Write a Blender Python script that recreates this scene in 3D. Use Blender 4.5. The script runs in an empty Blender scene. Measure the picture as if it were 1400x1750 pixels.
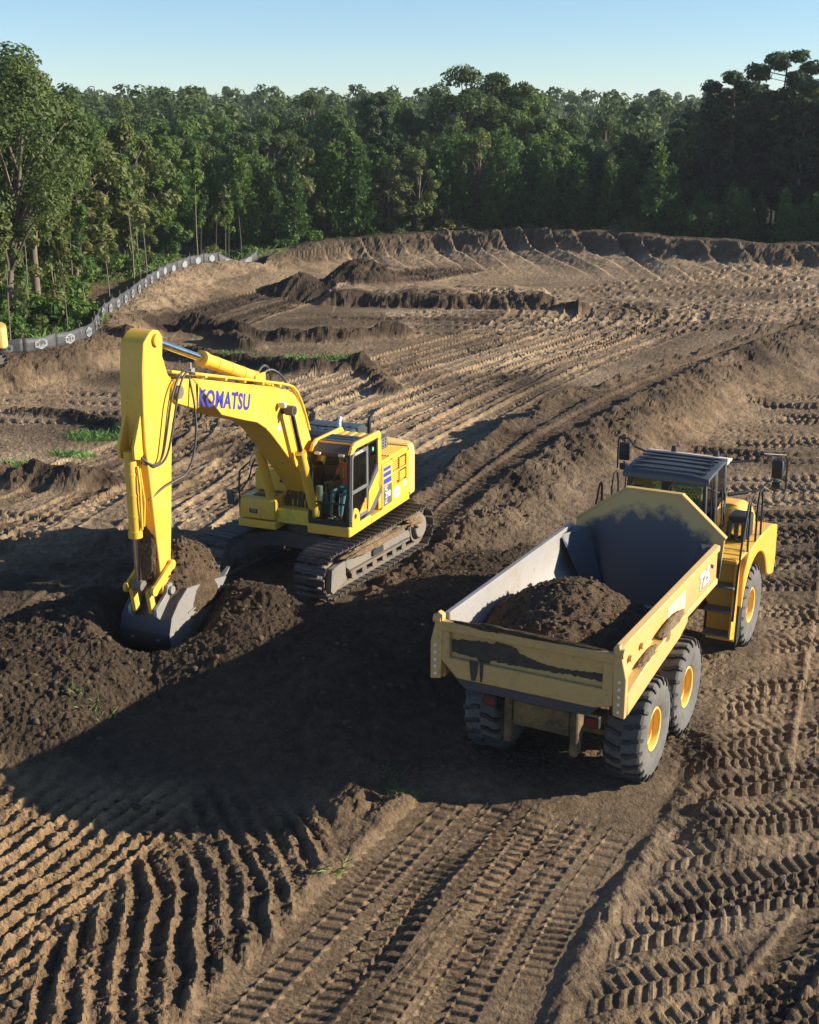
import bpy, bmesh, math, random
import numpy as np
from mathutils import Vector, Matrix

S = bpy.context.scene
COL = S.collection
R = math.radians

# ------------------------------------------------------------------ camera
CAM_H = 9.474
cam_d = bpy.data.cameras.new('camera'); cam = bpy.data.objects.new('camera', cam_d); COL.objects.link(cam)
cam.location = (0, 0, CAM_H); cam.rotation_euler = (R(90 - 16.813), 0, 0)
cam_d.sensor_fit = 'VERTICAL'; cam_d.sensor_height = 24.0; cam_d.lens = 24.0 * 2200 / 1750
cam_d.clip_start = 0.5; cam_d.clip_end = 6000
S.camera = cam

# ------------------------------------------------------------------ sky and sun
SUN_EL, SUN_AZ = R(20.5), R(89.0)          # azimuth clockwise from +Y: the low sun stands off to the right
w = bpy.data.worlds.new('World'); S.world = w; w.use_nodes = True
nt = w.node_tree; nt.nodes.clear()
wo = nt.nodes.new('ShaderNodeOutputWorld'); bg = nt.nodes.new('ShaderNodeBackground')
sky = nt.nodes.new('ShaderNodeTexSky'); sky.sky_type = 'NISHITA'; sky.sun_disc = False
sky.sun_elevation = SUN_EL; sky.sun_rotation = SUN_AZ; sky.altitude = 60
sky.air_density = 0.85; sky.dust_density = 0.0; sky.ozone_density = 4.0
nt.links.new(sky.outputs[0], bg.inputs[0]); nt.links.new(bg.outputs[0], wo.inputs[0])
bg.inputs[1].default_value = 0.077
sun_d = bpy.data.lights.new('sun', 'SUN'); sun = bpy.data.objects.new('sun', sun_d); COL.objects.link(sun)
sun_d.energy = 5.0; sun_d.angle = R(0.53); sun_d.color = (1.0, 0.89, 0.72)
sd = Vector((math.sin(SUN_AZ) * math.cos(SUN_EL), math.cos(SUN_AZ) * math.cos(SUN_EL), math.sin(SUN_EL)))
sun.rotation_euler = sd.to_track_quat('Z', 'Y').to_euler(); sun.location = sd * 60
S.view_settings.view_transform = 'Standard'; S.view_settings.look = 'None'
S.view_settings.exposure = 1.05; S.view_settings.gamma = 1.0
S.cycles.max_bounces = 4; S.cycles.transparent_max_bounces = 12

# ------------------------------------------------------------------ small helpers
def tag(o, label=None, cat=None, group=None, kind=None):
    if label: o['label'] = label
    if cat: o['category'] = cat
    if group: o['group'] = group
    if kind: o['kind'] = kind
    return o

def empty(name, loc=(0, 0, 0), rz=0.0, parent=None, scale=1.0):
    o = bpy.data.objects.new(name, None); COL.objects.link(o)
    o.location = loc; o.rotation_euler = (0, 0, rz); o.scale = (scale,) * 3
    o.empty_display_size = 0.3
    if parent: o.parent = parent
    return o

def mesh_obj(name, me, mats=None, parent=None):
    o = bpy.data.objects.new(name, me); COL.objects.link(o)
    if mats is not None:
        for m in (mats if isinstance(mats, (list, tuple)) else [mats]): me.materials.append(m)
    if parent: o.parent = parent
    return o

def copy_tree(o, parent=None):
    c = o.copy(); COL.objects.link(c); c.parent = parent
    for ch in list(o.children): copy_tree(ch, c)
    return c

# ------------------------------------------------------------------ numpy noise
def _hash(ix, iy, seed):
    h = (ix.astype(np.int64) * 374761393 + iy.astype(np.int64) * 668265263 + seed * 1442695041) & 0xffffffff
    h = ((h ^ (h >> 13)) * 1274126177) & 0xffffffff
    h = h ^ (h >> 16)
    return (h & 0xffffff).astype(np.float32) / 8388607.5 - 1.0
def vn(x, y, seed=0):
    ix = np.floor(x); iy = np.floor(y); fx = (x - ix).astype(np.float32); fy = (y - iy).astype(np.float32)
    ix = ix.astype(np.int64); iy = iy.astype(np.int64)
    u = fx * fx * (3 - 2 * fx); v = fy * fy * (3 - 2 * fy)
    a = _hash(ix, iy, seed); b = _hash(ix + 1, iy, seed); c = _hash(ix, iy + 1, seed); d = _hash(ix + 1, iy + 1, seed)
    return a + (b - a) * u + (c - a) * v + (a - b - c + d) * u * v
def fbm(x, y, oct=4, seed=0, gain=0.5, lac=2.03):
    s = 0; a = 1.0; n = 0
    for i in range(oct):
        xr = x * 0.8 + y * 0.6 + 17.3 * i; yr = -x * 0.6 + y * 0.8 - 9.1 * i
        s = s + a * vn(xr, yr, seed + i); n += a; a *= gain; x = xr * lac; y = yr * lac
    return s / n
def ss(a, b, x):
    t = np.clip((x - a) / (b - a), 0, 1); return t * t * (3 - 2 * t)
def poly_field(px, py, poly):
    """distance to a polyline, signed side (+ = left of travel), arc length, interpolated z"""
    best = np.full(px.shape, 1e9, np.float32); side = np.zeros_like(best); arc = np.zeros_like(best); zz = np.zeros_like(best)
    acc = 0.0
    for (a, b) in zip(poly[:-1], poly[1:]):
        dx, dy = b[0] - a[0], b[1] - a[1]; L = math.hypot(dx, dy)
        t = np.clip(((px - a[0]) * dx + (py - a[1]) * dy) / (L * L), 0, 1)
        ex = px - (a[0] + t * dx); ey = py - (a[1] + t * dy); d = np.sqrt(ex * ex + ey * ey)
        m = d < best
        best = np.where(m, d, best); side = np.where(m, np.sign(dx * ey - dy * ex), side)
        arc = np.where(m, acc + t * L, arc)
        if len(a) > 2: zz = np.where(m, a[2] + t * (b[2] - a[2]), zz)
        acc += L
    return best, side, arc, zz

# ------------------------------------------------------------------ node helpers
def new_mat(name):
    m = bpy.data.materials.new(name); m.use_nodes = True
    nt = m.node_tree; p = nt.nodes['Principled BSDF']
    return m, nt, p
def N(nt, kind, **kw):
    n = nt.nodes.new(kind)
    for k, v in kw.items():
        if k.startswith('i_'): n.inputs[k[2:].replace('_', ' ')].default_value = v
        else: setattr(n, k, v)
    return n
def noise(nt, coord, scale, detail=4, rough=0.55):
    n = N(nt, 'ShaderNodeTexNoise'); n.inputs['Scale'].default_value = scale; n.inputs['Detail'].default_value = detail
    n.inputs['Roughness'].default_value = rough
    nt.links.new(coord, n.inputs['Vector']); return n
def ramp(nt, fac, stops):
    r = N(nt, 'ShaderNodeValToRGB'); e = r.color_ramp.elements
    while len(e) < len(stops): e.new(0.5)
    for k, (p, c) in enumerate(stops):
        e[k].position = p; e[k].color = (c, c, c, 1) if not hasattr(c, '__len__') else (*c, 1)
    nt.links.new(fac, r.inputs[0]); return r
def mix(nt, fac, a, b, mode='MIX'):
    n = N(nt, 'ShaderNodeMix', data_type='RGBA', blend_type=mode)
    for sock, v in ((n.inputs[0], fac), (n.inputs[6], a), (n.inputs[7], b)):
        if hasattr(v, 'is_linked'): nt.links.new(v, sock)
        elif hasattr(v, '__len__'): sock.default_value = (*v[:3], 1)
        else: sock.default_value = v
    return n.outputs[2]
def bump(nt, p, height, strength, dist):
    b = N(nt, 'ShaderNodeBump'); b.inputs['Strength'].default_value = strength; b.inputs['Distance'].default_value = dist
    nt.links.new(height, b.inputs['Height']); nt.links.new(b.outputs[0], p.inputs['Normal']); return b
# ================================================================== TERRAIN
FENCE = [(-27.0, 52.0, 0.8), (-19.0, 50.3, 0.9), (-15.80, 49.29, 0.9), (-14.36, 50.63, 0.9), (-13.19, 53.53, 0.9), (-13.95, 57.64, 0.95), (-13.92, 62.07, 1.0),
         (-13.89, 66.85, 1.1), (-13.88, 71.68, 1.2), (-13.51, 75.16, 1.3), (-11.80, 79.77, 1.4), (-8.75, 83.14, 1.5)]
RIDGE = [(-8.75, 83.14, 1.3), (-8.6, 85.5, 1.5), (-5.6, 89.6, 1.8), (0, 92.29, 2.0), (4.16, 93.35, 2.2), (8.34, 93.64, 2.3), (12.37, 92.58, 2.3), (16.02, 89.82, 2.2),
         (19.47, 87.28, 2.1), (22.88, 85.37, 2.0), (26.30, 84.10, 2.0), (33, 82.5, 2.0), (60, 80, 2.0)]
BERM_L = [(-1.74, 25.66), (-0.84, 29.40), (0.0, 31.65), (2.62, 37.49), (4.81, 41.69), (10.19, 48.40), (19.15, 60.34), (36, 82)]
BERM_R = [(-0.73, 25.31), (0.82, 28.57), (2.77, 32.62), (5.13, 36.69), (10.55, 45.94), (18.13, 56.99), (34, 78)]
CREST = [(-11.5, 18.2, 1.0), (-7.0, 20.4, 1.15), (-6.4, 21.4, 1.25), (-5.6, 22.3, 1.2), (-4.5, 22.9, 0.85), (-3.4, 22.3, 1.28), (-2.5, 22.0, 1.35), (-1.75, 21.8, 1.05), (-1.0, 22.1, 0.90), (-0.2, 22.9, 0.75), (0.8, 24.5, 0.55), (1.8, 26.6, 0.30)]
TRUCK_POS = (2.442, 18.168); TRUCK_YAW = R(28.0)
EXC_POS = (-2.02, 27.33, 0.09); EXC_YAW = R(203.0); UC_YAW = R(208.5)

def cspl(pts, q):
    """smooth interpolation through (u, v) points, u increasing"""
    u = np.array([p[0] for p in pts], float); v = np.array([p[1] for p in pts], float)
    m = np.gradient(v, u); k = np.clip(np.searchsorted(u, q) - 1, 0, len(u) - 2)
    hh = u[k + 1] - u[k]; t = np.clip((q - u[k]) / hh, -0.3, 1.3)
    t2 = t * t; t3 = t2 * t
    return (2*t3-3*t2+1)*v[k] + (t3-2*t2+t)*hh*m[k] + (-2*t3+3*t2)*v[k+1] + (t3-t2)*hh*m[k+1]

def lugs(s, t, wd, pitch, seed=0):
    """print of one earthmover tyre: returns (inside, lug) with lug 1 where a tread bar pressed the soil"""
    a = np.abs(t) / (wd / 2)
    inside = ss(1.06, 0.94, a)
    fr = np.mod(s / pitch + 0.5 * (t > 0) + 0.42 * a + 0.06 * vn(s * 3, t * 3, seed), 1.0)
    bar = ss(0.0, 0.14, fr) * ss(0.66, 0.50, fr) * ss(0.0, 0.07, a)
    return inside, bar, a

def build_terrain_arrays():
    ys = [-30, -12, -2, 4, 7.5]; y = 9.2
    while y < 101: ys.append(y); y += min(max(y * y / 12000.0, 0.0175), 0.28)
    d = 0.4
    while y < 5200: ys.append(y); d *= 1.16; y += d
    ys = np.array(ys)
    sc = np.linspace(-1, 1, 661); so = np.array([1.03, 1.08, 1.16, 1.3, 1.6, 2.2, 3.4, 6, 12])
    sv = np.concatenate([-so[::-1], sc, so])
    Yg, Sg = np.meshgrid(ys, sv, indexing='ij')
    Xg = Sg * 0.40 * (np.maximum(Yg, 4) + 2.6)
    return Xg, Yg

def height_and_soil(X, Y):
    f32 = np.float32; X = X.astype(f32); Y = Y.astype(f32)
    H = np.zeros_like(X)
    tlx = (X - TRUCK_POS[0]) * math.cos(TRUCK_YAW) - (Y - TRUCK_POS[1]) * math.sin(TRUCK_YAW)
    tan = np.clip(0.50 + 0.16 * ss(24, 40, Y) + 0.60 * fbm(X * 0.35, Y * 0.30, 4, 11), 0, 1)      # 1 sandy subsoil, 0 dark topsoil
    clay = np.clip(0.06 + 0.55 * fbm(X * 0.22, Y * 0.22, 3, 31), 0, 1)      # orange clay
    rough = np.full_like(X, 0.32)
    grass = np.zeros_like(X)
    n1 = fbm(X * 0.6, Y * 0.6, 4, 3); n2 = fbm(X * 2.1, Y * 2.1, 4, 5); wig = fbm(X * 0.9, Y * 0.9, 3, 8)
    H += 0.10 * fbm(X * 0.12, Y * 0.12, 3, 2) * ss(10, 30, Y) + 0.03 * n1
    # ---------------- floor of the pit climbs towards the back left
    H += 1.0 * ss(66, 86, Y) * ss(4, -9, X) + 0.35 * ss(54, 70, Y) * ss(-6, -12, X)
    # ---------------- left bank under the silt fence
    d, sd_, arc, z = poly_field(X, Y, FENCE)
    dd = d * sd_; fence_dd = dd                              # + = forest side
    lift = ss(-3.0 - 1.2 * wig, -0.25, dd + 0.25 * n2) * ss(18, 40, Y)
    near_f = (d < 14) & (Y < 86)
    H = np.where(near_f | (dd > 0), np.maximum(H, H * (1 - lift) + z * lift), H)
    m = lift * (dd < 0.3) * (lift > 0.02) * near_f
    tan = tan * (1 - 0.75 * m) + 0.75 * m * np.clip(0.30 + 0.5 * (Y - 56) / 12 + 0.25 * n2, 0.12, 0.70); rough = np.maximum(rough, 0.8 * m)
    slope_l = ss(56, 62, Y) * ss(85, 80, Y) * ss(-6.0, -1.0, dd) * (dd < 0.2)
    H += slope_l * 0.22 * np.abs(fbm(X * 0.5, Y * 0.35, 3, 77)); tan = np.clip(tan + 0.12 * slope_l, 0, 1)
    out = (dd > 0.1) & (Y < 84) & (X < -6)
    H = np.where(out, z - 0.25 * ss(0.1, 3, dd) + 0.1 * n1, H)
    # ---------------- far cut bank with dozer furrows
    d, sd_, arc, z = poly_field(X, Y, RIDGE)
    dd = d * np.where(sd_ == 0, 1, sd_)                      # + = beyond the crest
    beyond = (Y > 80) & (dd > 0)
    warp = 1.9 * fbm(X * 0.16 + 3, Y * 0.05, 3, 41)
    fph = (X + 0.20 * (dd + 6) ** 1.0 + 0.012 * (dd + 5) ** 2 + warp) / 1.75
    fr = np.mod(fph, 1.0); kfr = np.floor(fph)
    saw = np.where(fr < 0.86, fr / 0.86, 1 - (fr - 0.86) / 0.14) - 0.5
    amp = 0.55 + 0.4 * _hash(kfr.astype(np.int64), kfr.astype(np.int64) * 0 + 5, 3)
    crestline = z + 0.10 * saw * amp + 0.14 * fbm(X * 0.7, Y * 0.4, 4, 44)
    up = ss(-3.2, -0.4, dd + 0.55 * saw * amp + 0.3 * n2)               # steep topsoil lip
    face = ss(-15.5, -2.2, dd) * 0.50
    near_r = (Y > 60) & (dd <= 0) & (dd > -17)
    prof = np.maximum(face * crestline * 0.9, 0) * (1 - up) + crestline * up
    groove = ss(-11, -3.5, dd) * ss(0.2, -1.2, dd)
    prof = prof + groove * (0.46 * saw * amp + 0.08 * n2)
    H = np.where(near_r, np.maximum(prof, np.where(X < -4, H, 0) ), H)
    tr = ss(-15.5, -12.5, dd); tan = np.where(near_r, tan * (1 - tr) + tr * (0.80 + 0.25 * n1 + 0.28 * saw * groove), tan)
    tan = np.where(near_r, tan * (1 - ss(-3.6, -1.6, dd + 0.6 * saw * amp + 0.9 * n2) * 0.58), tan)
    rough = np.where(near_r, np.maximum(0.3 * tr, ss(-4.0, -1.8, dd) * 0.6), rough)
    H = np.where(beyond, crestline * (1 - 0.75 * ss(0.6, 4.5, dd)) + 0.1 * n1, H)
    tan = np.where(beyond, 0.05, tan)
    # ---------------- far country
    far = ss(120, 420, Y)
    H = np.where(Y > 100, 0.6 + far * (2.4 + 2.0 * ss(60, -120, X - 0.05 * Y)) + 2 * far * fbm(X * 0.006, Y * 0.006, 2, 9), H)
    # ---------------- raised haul berm running from the excavator to the right
    dl, sl, al, _ = poly_field(X, Y, BERM_L); dr, sr, ar, _ = poly_field(X, Y, BERM_R)
    inL = dl * -sl; inR = dr * sr                            # both positive on top of the berm
    zb = np.interp(Y, [23, 26, 29, 33, 37, 42, 50, 70, 90], [0.05, 0.10, 0.28, 0.55, 0.85, 1.0, 1.1, 1.1, 0.9]).astype(f32)
    eL = ss(-0.55, 0.35, inL + 0.30 * wig); eR = ss(-1.9 - 0.05 * np.maximum(Y - 25, 0), 0.25, inR + 0.45 * wig)
    bm = eL * eR * (Y > 22) * (Y < 90) * ss(22, 25, Y)
    top = ss(0.0, 0.5, inL) * ss(0.0, 0.5, inR) * bm
    hb = zb * bm + 0.10 * bm * (1 - top) * np.abs(fbm(X * 1.6, Y * 1.2, 4, 21)) * 2.2
    rim = np.exp(-((inL - 0.35) / 0.3) ** 2) + 0.7 * np.exp(-((inR - 0.25) / 0.3) ** 2)
    hb += bm * 0.22 * rim * (0.5 + n2) * ss(27, 33, Y)
    H = np.where(bm > 0.001, np.maximum(hb, H * (1 - bm)), H)
    slopeR = bm * (1 - ss(-0.2, 0.3, inR))
    tan = tan * (1 - bm) + bm * (0.22 + 0.22 * n1 + 0.10 * n2) + slopeR * (0.02 + 0.34 * n1 + 0.15 * n2)
    clay = np.where(slopeR > 0.1, np.clip(clay + 0.05, 0, 1), clay)
    rough = np.maximum(rough, np.maximum(bm * 0.55, slopeR * 1.0))
    # crawler prints on the berm
    wB = np.maximum(inL + inR, 0.1)
    for q in (0.28, 0.72):
        t = (inL / wB - q) * wB; ins = ss(0.48, 0.38, np.abs(t)) * top
        H += ins * (0.055 * (np.abs(np.mod(al / 0.26 + 0.1 * wig, 1) - 0.5) * 2 - 0.5) - 0.10)
        tan = np.clip(tan + ins * 0.10 * vn(al * 3, t * 2, 3), 0, 1); rough = rough * (1 - 0.5 * ins)
    # shadowed foot of the berm on the road side
    # ---------------- spoil pile in front of the excavator
    d, sd_, arc, z = poly_field(X, Y, CREST)
    dd = d * sd_                                             # + = beyond the crest
    endr = ss(-1.75, -3.3, tlx + 0.25 * wig)
    front = ss(-5.6 + 0.7 * wig, -0.25, dd) ** 1.25; back = ss(2.2, 0.05, dd + 0.3 * wig)
    pile = np.where(dd < 0, front, back) * (Y > 14) * (Y < 28) * endr
    ph = z * pile * (1 + 0.12 * n2 * pile) + 0.14 * pile * n1
    dent = ss(1.5, 0.5, np.hypot((X + 4.45) / 0.85, (Y - 21.6) / 1.05) + 0.2 * wig); ph = ph * (1 - dent) + np.minimum(ph, 0.36 + 0.05 * n2) * dent
    H = np.maximum(H, ph)
    pm = np.clip(pile * 2.2, 0, 1)
    tan = tan * (1 - pm) + pm * (0.09 + 0.12 * n1 + 0.12 * ss(0.2, 0.8, n2)); clay = clay * (1 - 0.5 * pm); rough = np.maximum(rough * (1 - 0.5 * pm), 0.75 * pm)
    # churned dark topsoil between truck and pile, darkened further to deepen the machines' shadows
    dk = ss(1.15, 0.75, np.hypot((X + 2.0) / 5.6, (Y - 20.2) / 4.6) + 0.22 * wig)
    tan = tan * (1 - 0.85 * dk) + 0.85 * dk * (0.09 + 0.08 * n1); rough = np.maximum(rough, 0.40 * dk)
    # small lit heap left of the truck's lane
    for (cx, cy, rx, ry, hh, dark) in ((-0.75, 16.9, 1.15, 0.9, 0.20, 0.22), (0.35, 15.9, 0.8, 1.3, 0.07, 0.25), (4.25, 16.3, 0.75, 1.3, 0.12, 0.18), (4.6, 18.2, 0.5, 1.2, 0.10, 0.2)):
        q = np.hypot((X - cx) / rx, (Y - cy) / ry) + 0.28 * wig + 0.10 * n2
        k = ss(1.05, 0.35, q); H += hh * k * (1 + 0.4 * n2); tan = tan * (1 - k) + k * (dark + 0.1 * n1); rough = np.maximum(rough, 0.75 * k)
    # ---------------- mounds and windrows on the pit floor
    def windrow(pts, wid, hh, dark, seed):
        xs = [q[0] for q in pts]; yq = [q[1] for q in pts]; k = wid * 1.6
        I = np.nonzero((X > min(xs) - k) & (X < max(xs) + k) & (Y > min(yq) - k) & (Y < max(yq) + k))[0]
        if len(I) == 0: return
        x, y = X[I], Y[I]; d = poly_field(x, y, pts)[0]
        L = np.clip(hh * (1 - np.clip(d / wid + 0.35 * fbm(x * 0.7, y * 0.7, 3, seed), 0, 1) ** 1.3), 0, None)
        L = L * (0.75 + 0.5 * fbm(x * 1.1, y * 1.1, 3, seed + 1))
        H[I] += L; k = ss(0.05, 0.35, L / hh); tan[I] = tan[I] * (1 - 0.85 * k) + 0.85 * k * dark; rough[I] = np.maximum(rough[I], k * 0.9)
    for (cx, cy, rx, ry, hh, sd2) in ((-6.1, 73.4, 2.3, 2.2, 1.15, 51), (-2.3, 75.6, 2.9, 2.6, 1.45, 53), (-3.8, 75.2, 1.6, 1.8, 0.6, 54)):
        q = np.hypot((X - cx) / rx, (Y - cy) / ry) + 0.16 * fbm(X * 0.8, Y * 0.8, 3, sd2)
        k = np.clip(1 - q, 0, 1); H = H + hh * k ** 0.9; tan = tan * (1 - ss(0, .15, k)) + ss(0, .15, k) * (0.14 + 0.10 * n1); rough = np.maximum(rough, 0.7 * ss(0, .2, k))
    tz = ss(68.8, 70.0, Y + 0.06 * (X - 2) + 0.9 * wig + 0.5 * n2) * ss(77, 73, Y) * ss(-5.2, -3.8, X) * ss(8.2, 7.4, X + 0.5 * wig)
    H = H + (0.62 + 0.25 * n1) * tz; edge_t = ss(68.4, 69.2, Y + 0.06 * (X - 2) + 0.7 * wig) * ss(71.4, 70.2, Y + 0.06 * (X - 2) + 0.7 * wig) * ss(-5.2, -3.8, X) * ss(8.4, 7.6, X)
    tan = tan * (1 - 0.85 * edge_t) + 0.85 * edge_t * 0.06; rough = np.maximum(rough, 0.6 * edge_t)  # front face of the step coloured near black to stand for its shade
    windrow([(8.4, 68.4), (9.2, 68.0)], 0.8, 0.6, 0.10, 57)
    windrow([(-10.4, 61.3), (-8.0, 59.4), (-5.6, 58.8), (-3.4, 58.3), (-0.6, 59.6)], 0.9, 0.75, 0.12, 59)
    windrow([(-12.6, 55.2), (-9.5, 53.8), (-7.2, 52.4), (-4.5, 50.6), (-2.0, 51.4)], 0.75, 0.62, 0.10, 61)
    windrow([(-8.6, 57.8), (-7.2, 56.2)], 0.9, 0.7, 0.12, 63)
    windrow([(-2.0, 51.2), (-0.9, 48.6), (-0.8, 46.5)], 0.7, 0.35, 0.2, 64)
    windrow([(-13.5, 43.2), (-11.4, 42.5), (-9.4, 40.6), (-8.0, 40.2)], 0.55, 0.38, 0.14, 65)
    windrow([(-11.9, 34.2), (-10.4, 34.0), (-9.2, 33.9)], 0.85, 0.75, 0.16, 66)
    windrow([(-9.0, 34.6), (-8.4, 34.3)], 0.7, 0.5, 0.16, 69)
    windrow([(-8.2, 37.2), (-7.2, 36.6)], 0.5, 0.25, 0.2, 67)
    windrow([(3.0, 76.5), (6.0, 76.2)], 0.6, 0.35, 0.12, 68)
    # level-ground topsoil patches and streaks
    st = ss(0.15, 0.55, fbm(X * 0.10 + 0.06 * Y, Y * 0.16, 3, 91)) * ss(26, 36, Y) * ss(84, 70, Y) * (1 - bm)
    tan = np.clip(tan - 0.35 * st, 0, 1)
    # ---------------- grass patches
    for (cx, cy, rx, ry) in ((-6.9, 53.0, 1.3, 0.9), (-5.0, 53.2, 1.5, 1.2), (-3.3, 53.6, 1.2, 0.8), (-9.6, 39.6, 1.6, 0.9), (-10.0, 37.2, 0.9, 0.5), (-11.5, 35.9, 1.2, 0.55)):
        q = np.hypot((X - cx) / rx, (Y - cy) / ry) + 0.35 * fbm(X * 1.5, Y * 1.5, 3, 71)
        grass = np.maximum(grass, ss(1.0, 0.6, q))
    fl = (fence_dd > 0.3) & (X < -8) & (Y < 90)
    grass = np.where(fl, np.clip(0.55 + 0.9 * fbm(X * 0.3, Y * 0.3, 3, 72) - 0.5 * ss(58, 64, Y) * ss(75, 66, Y), 0, 1), grass)
    clay = np.where(fl, 0.8, clay); tan = np.where(fl, 0.35, tan)

    # ---------------- haul road and wheel prints on the floor of the pit
    def track(pts, off, wd, depth, pitch, lo, hi, seed, dark, lug, along, across, rim=0.85, rut=0.38):
        """one wheel track following a curve across = f(along); prints tread bars, leaves a small berm at each edge"""
        q = np.linspace(lo - 1, hi + 1, 160); fq = cspl(pts, q); sl = np.gradient(fq, q)
        I = np.nonzero((along > lo - 0.5) & (along < hi + 0.6))[0]
        if len(I) == 0: return
        al = along[I]; t = across[I] - np.interp(al, q, fq).astype(f32) - off
        J = np.abs(t) < wd * 1.9; I = I[J]
        if len(I) == 0: return
        al = al[J]; slp = np.interp(al, q, sl).astype(f32); co = 1 / np.sqrt(1 + slp * slp); t = t[J] * co
        s = al / co; t = t + 0.10 * vn(s * 0.35, s * 0 + seed, seed)
        win = ss(lo - 0.4, lo + 0.4, al) * ss(hi + 0.5, hi - 0.5, al) * (np.abs(t) < wd * 1.3)
        ins, bar, a = lugs(s, t, wd, pitch, seed)
        berm = np.exp(-((a - 1.21) / 0.20) ** 2) * (0.6 + 0.7 * n2[I])
        patch = np.clip(0.70 + 0.8 * vn(s * 0.6, s * 0 + seed * 3.1, seed + 2), 0.12, 1)
        depth = depth * (0.62 + 0.38 * ss(30, 48, Y[I])) if lo > 18 or hi < 0 else depth
        H[I] += win * (ins * (-rut * depth - depth * lug * patch * bar) + berm * depth * rim)
        tan[I] = np.clip(tan[I] + win * ins * (-dark + 0.10 * (bar - 0.5)), 0, 1); rough[I] *= (1 - 0.6 * win * ins)
    def track_y(pts, off, wd, depth, pitch, y0, y1, seed, dark=0.0, lug=1.0, rim=0.85, rut=0.38): track(pts, off, wd, depth, pitch, y0, y1, seed, dark, lug, Y, X, rim, rut)
    def track_x(pts, off, wd, depth, pitch, x0, x1, seed, dark=0.0, lug=1.0, rim=0.85): track(pts, off, wd, depth, pitch, x0, x1, seed, dark, lug, X, Y, rim)
    # two broad haul lanes: lower left -> upper right, curling at the back
    ROAD = [(24, -10.2), (28, -8.6), (33, -6.2), (38.5, -3.6), (44.5, -0.9), (51.3, 2.5), (58.6, 7.0), (64, 9.8), (68, 10.8), (73, 9.6), (78, 6.5)]
    for k, off in enumerate((-2.3, -1.45, 0.1, 0.95, 2.4, 3.25, 4.6, -3.9, -5.2, 1.7)):
        track_y(ROAD, off, 0.66, 0.085 if k % 2 else 0.11, 0.46, 30 + (k * 1.7) % 5, 72 - (k * 2.3) % 6, 100 + k, dark=0.16 if k in (0, 4, 7) else -0.06, lug=0.55)
    ROAD2 = [(25.5, -7.2), (28, -6.4), (31, -5.6), (35, -4.6), (40, -4.0), (45, -4.4), (52, -6.0)]
    for k, off in enumerate((-3.4, -2.6, -0.9, -0.1, 0.5, 1.4)):
        track_y(ROAD2, off, 0.66, 0.09, 0.42, 25 + (k % 3), 44 - 2 * (k % 4), 120 + k, dark=-0.05 if k % 2 else 0.12)
    ROAD3 = [(-14, 31.2), (-10, 30.0), (-7, 29.0), (-5.0, 27.6), (-3.6, 26.2)]
    for k, off in enumerate((-2.6, -1.5, -0.4, 0.9)): track_x([(p[0], p[1]) for p in ROAD3], off, 0.66, 0.085, 0.36, -12, -4.6, 140 + k, dark=-0.04)
    FLAT = [(-16, 45.3), (-8, 44.3), (0, 44.5)]
    for k, off in enumerate((-3.2, -1.6, 0.0, 1.4)): track_x(FLAT, off, 0.66, 0.085, 0.40, -15, -3.5 + k * 0.5, 150 + k, dark=0.05 if k % 2 else -0.03)
    BACK = [(-6, 66.5), (2, 65.2), (8, 64.8), (14, 66.5), (24, 70)]
    for k, off in enumerate((-5.0, -3.2, -1.8, -0.6, 0.8, 2.2, 3.8, 5.5, 7.5, 9.0, 10.5, 12)): track_x(BACK, off, 0.7, 0.10, 0.48, -4 + (k % 3) * 2, 24, 160 + k, dark=0.10 if k % 3 == 0 else -0.04)
    xr_ = np.interp(Y, [56, 64, 70, 76, 82, 88], [-12.6, -10.6, -8.6, -5.2, 0.1, 6]).astype(f32); rb = ss(2.3, 1.5, np.abs(X - xr_ - 0.3 + 0.4 * wig)) * ss(58, 61, Y) * ss(87, 82, Y)
    tan = tan * (1 - 0.8 * rb) + 0.8 * rb * (0.10 + 0.1 * n1)
    for k, off in enumerate((0, 0.9, 2.6, 3.4)):       # dark ramp up towards the back left
        track_y([(58, -11.5), (64, -10.2), (70, -8.2), (76, -4.8), (82, 0.5), (86, 5)], off - 1.2, 0.9, 0.10, 0.36, 60, 84, 170 + k, dark=0.40, lug=0.6)
    # ---------------- ground right of the truck: prints of many passes, running across
    y0 = 10.4; k = 0
    while y0 < 47:
        sl = float(np.interp(y0, [10, 12.5, 14.5, 20, 30, 40], [.44, .40, .26, .18, .02, -.14])) + 0.05 * math.sin(k * 2.7); cu = 0.012 if y0 < 20 else 0
        pts = [(x, y0 + sl * (x - 3.5) + cu * (x - 3.5) ** 2 + 0.15 * math.sin(x * .7 + k * 1.9)) for x in (0, 2, 3.5, 5, 7, 9, 12, 16, 20)]
        xl = float(np.interp(y0, [11, 13.5, 15, 17.2, 20, 24, 28, 36, 44], [1.75, 2.15, 2.85, 4.2, 5.1, 6.6, 7.4, 8.2, 12.2])) + 0.7 * math.sin(k * 2.1)
        near = y0 < 26
        track_x(pts, 0, (0.58 if near else 0.78) * (1 + .12 * math.sin(k * 3.3)), (0.046 if near else 0.095) * (1 + .35 * math.sin(k * 1.1)), 0.205 if near else 0.27, xl, 30, 200 + k, dark=[0.12, -0.10, 0.06, 0.02, -0.05][k % 5], rim=0.5)
        y0 += (0.52 + 0.13 * math.sin(k * 1.7)) if near else 1.15 + 0.4 * math.sin(k * 1.3); k += 1
    # later passes crossing the older prints
    for k, (x0_, dx) in enumerate(((6.4, .55), (8.3, .42), (9.2, .42), (5.6, .35), (7.2, .60))):
        track_y([(11, x0_ - 5 * dx * 1.2), (16, x0_), (22, x0_ + 6 * dx), (30, x0_ + 14 * dx)], 0, 0.60, 0.05, 0.21, 11 + 2 * k, 20 + 3 * k, 260 + k, dark=[0.1, -.05][k % 2])
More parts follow.
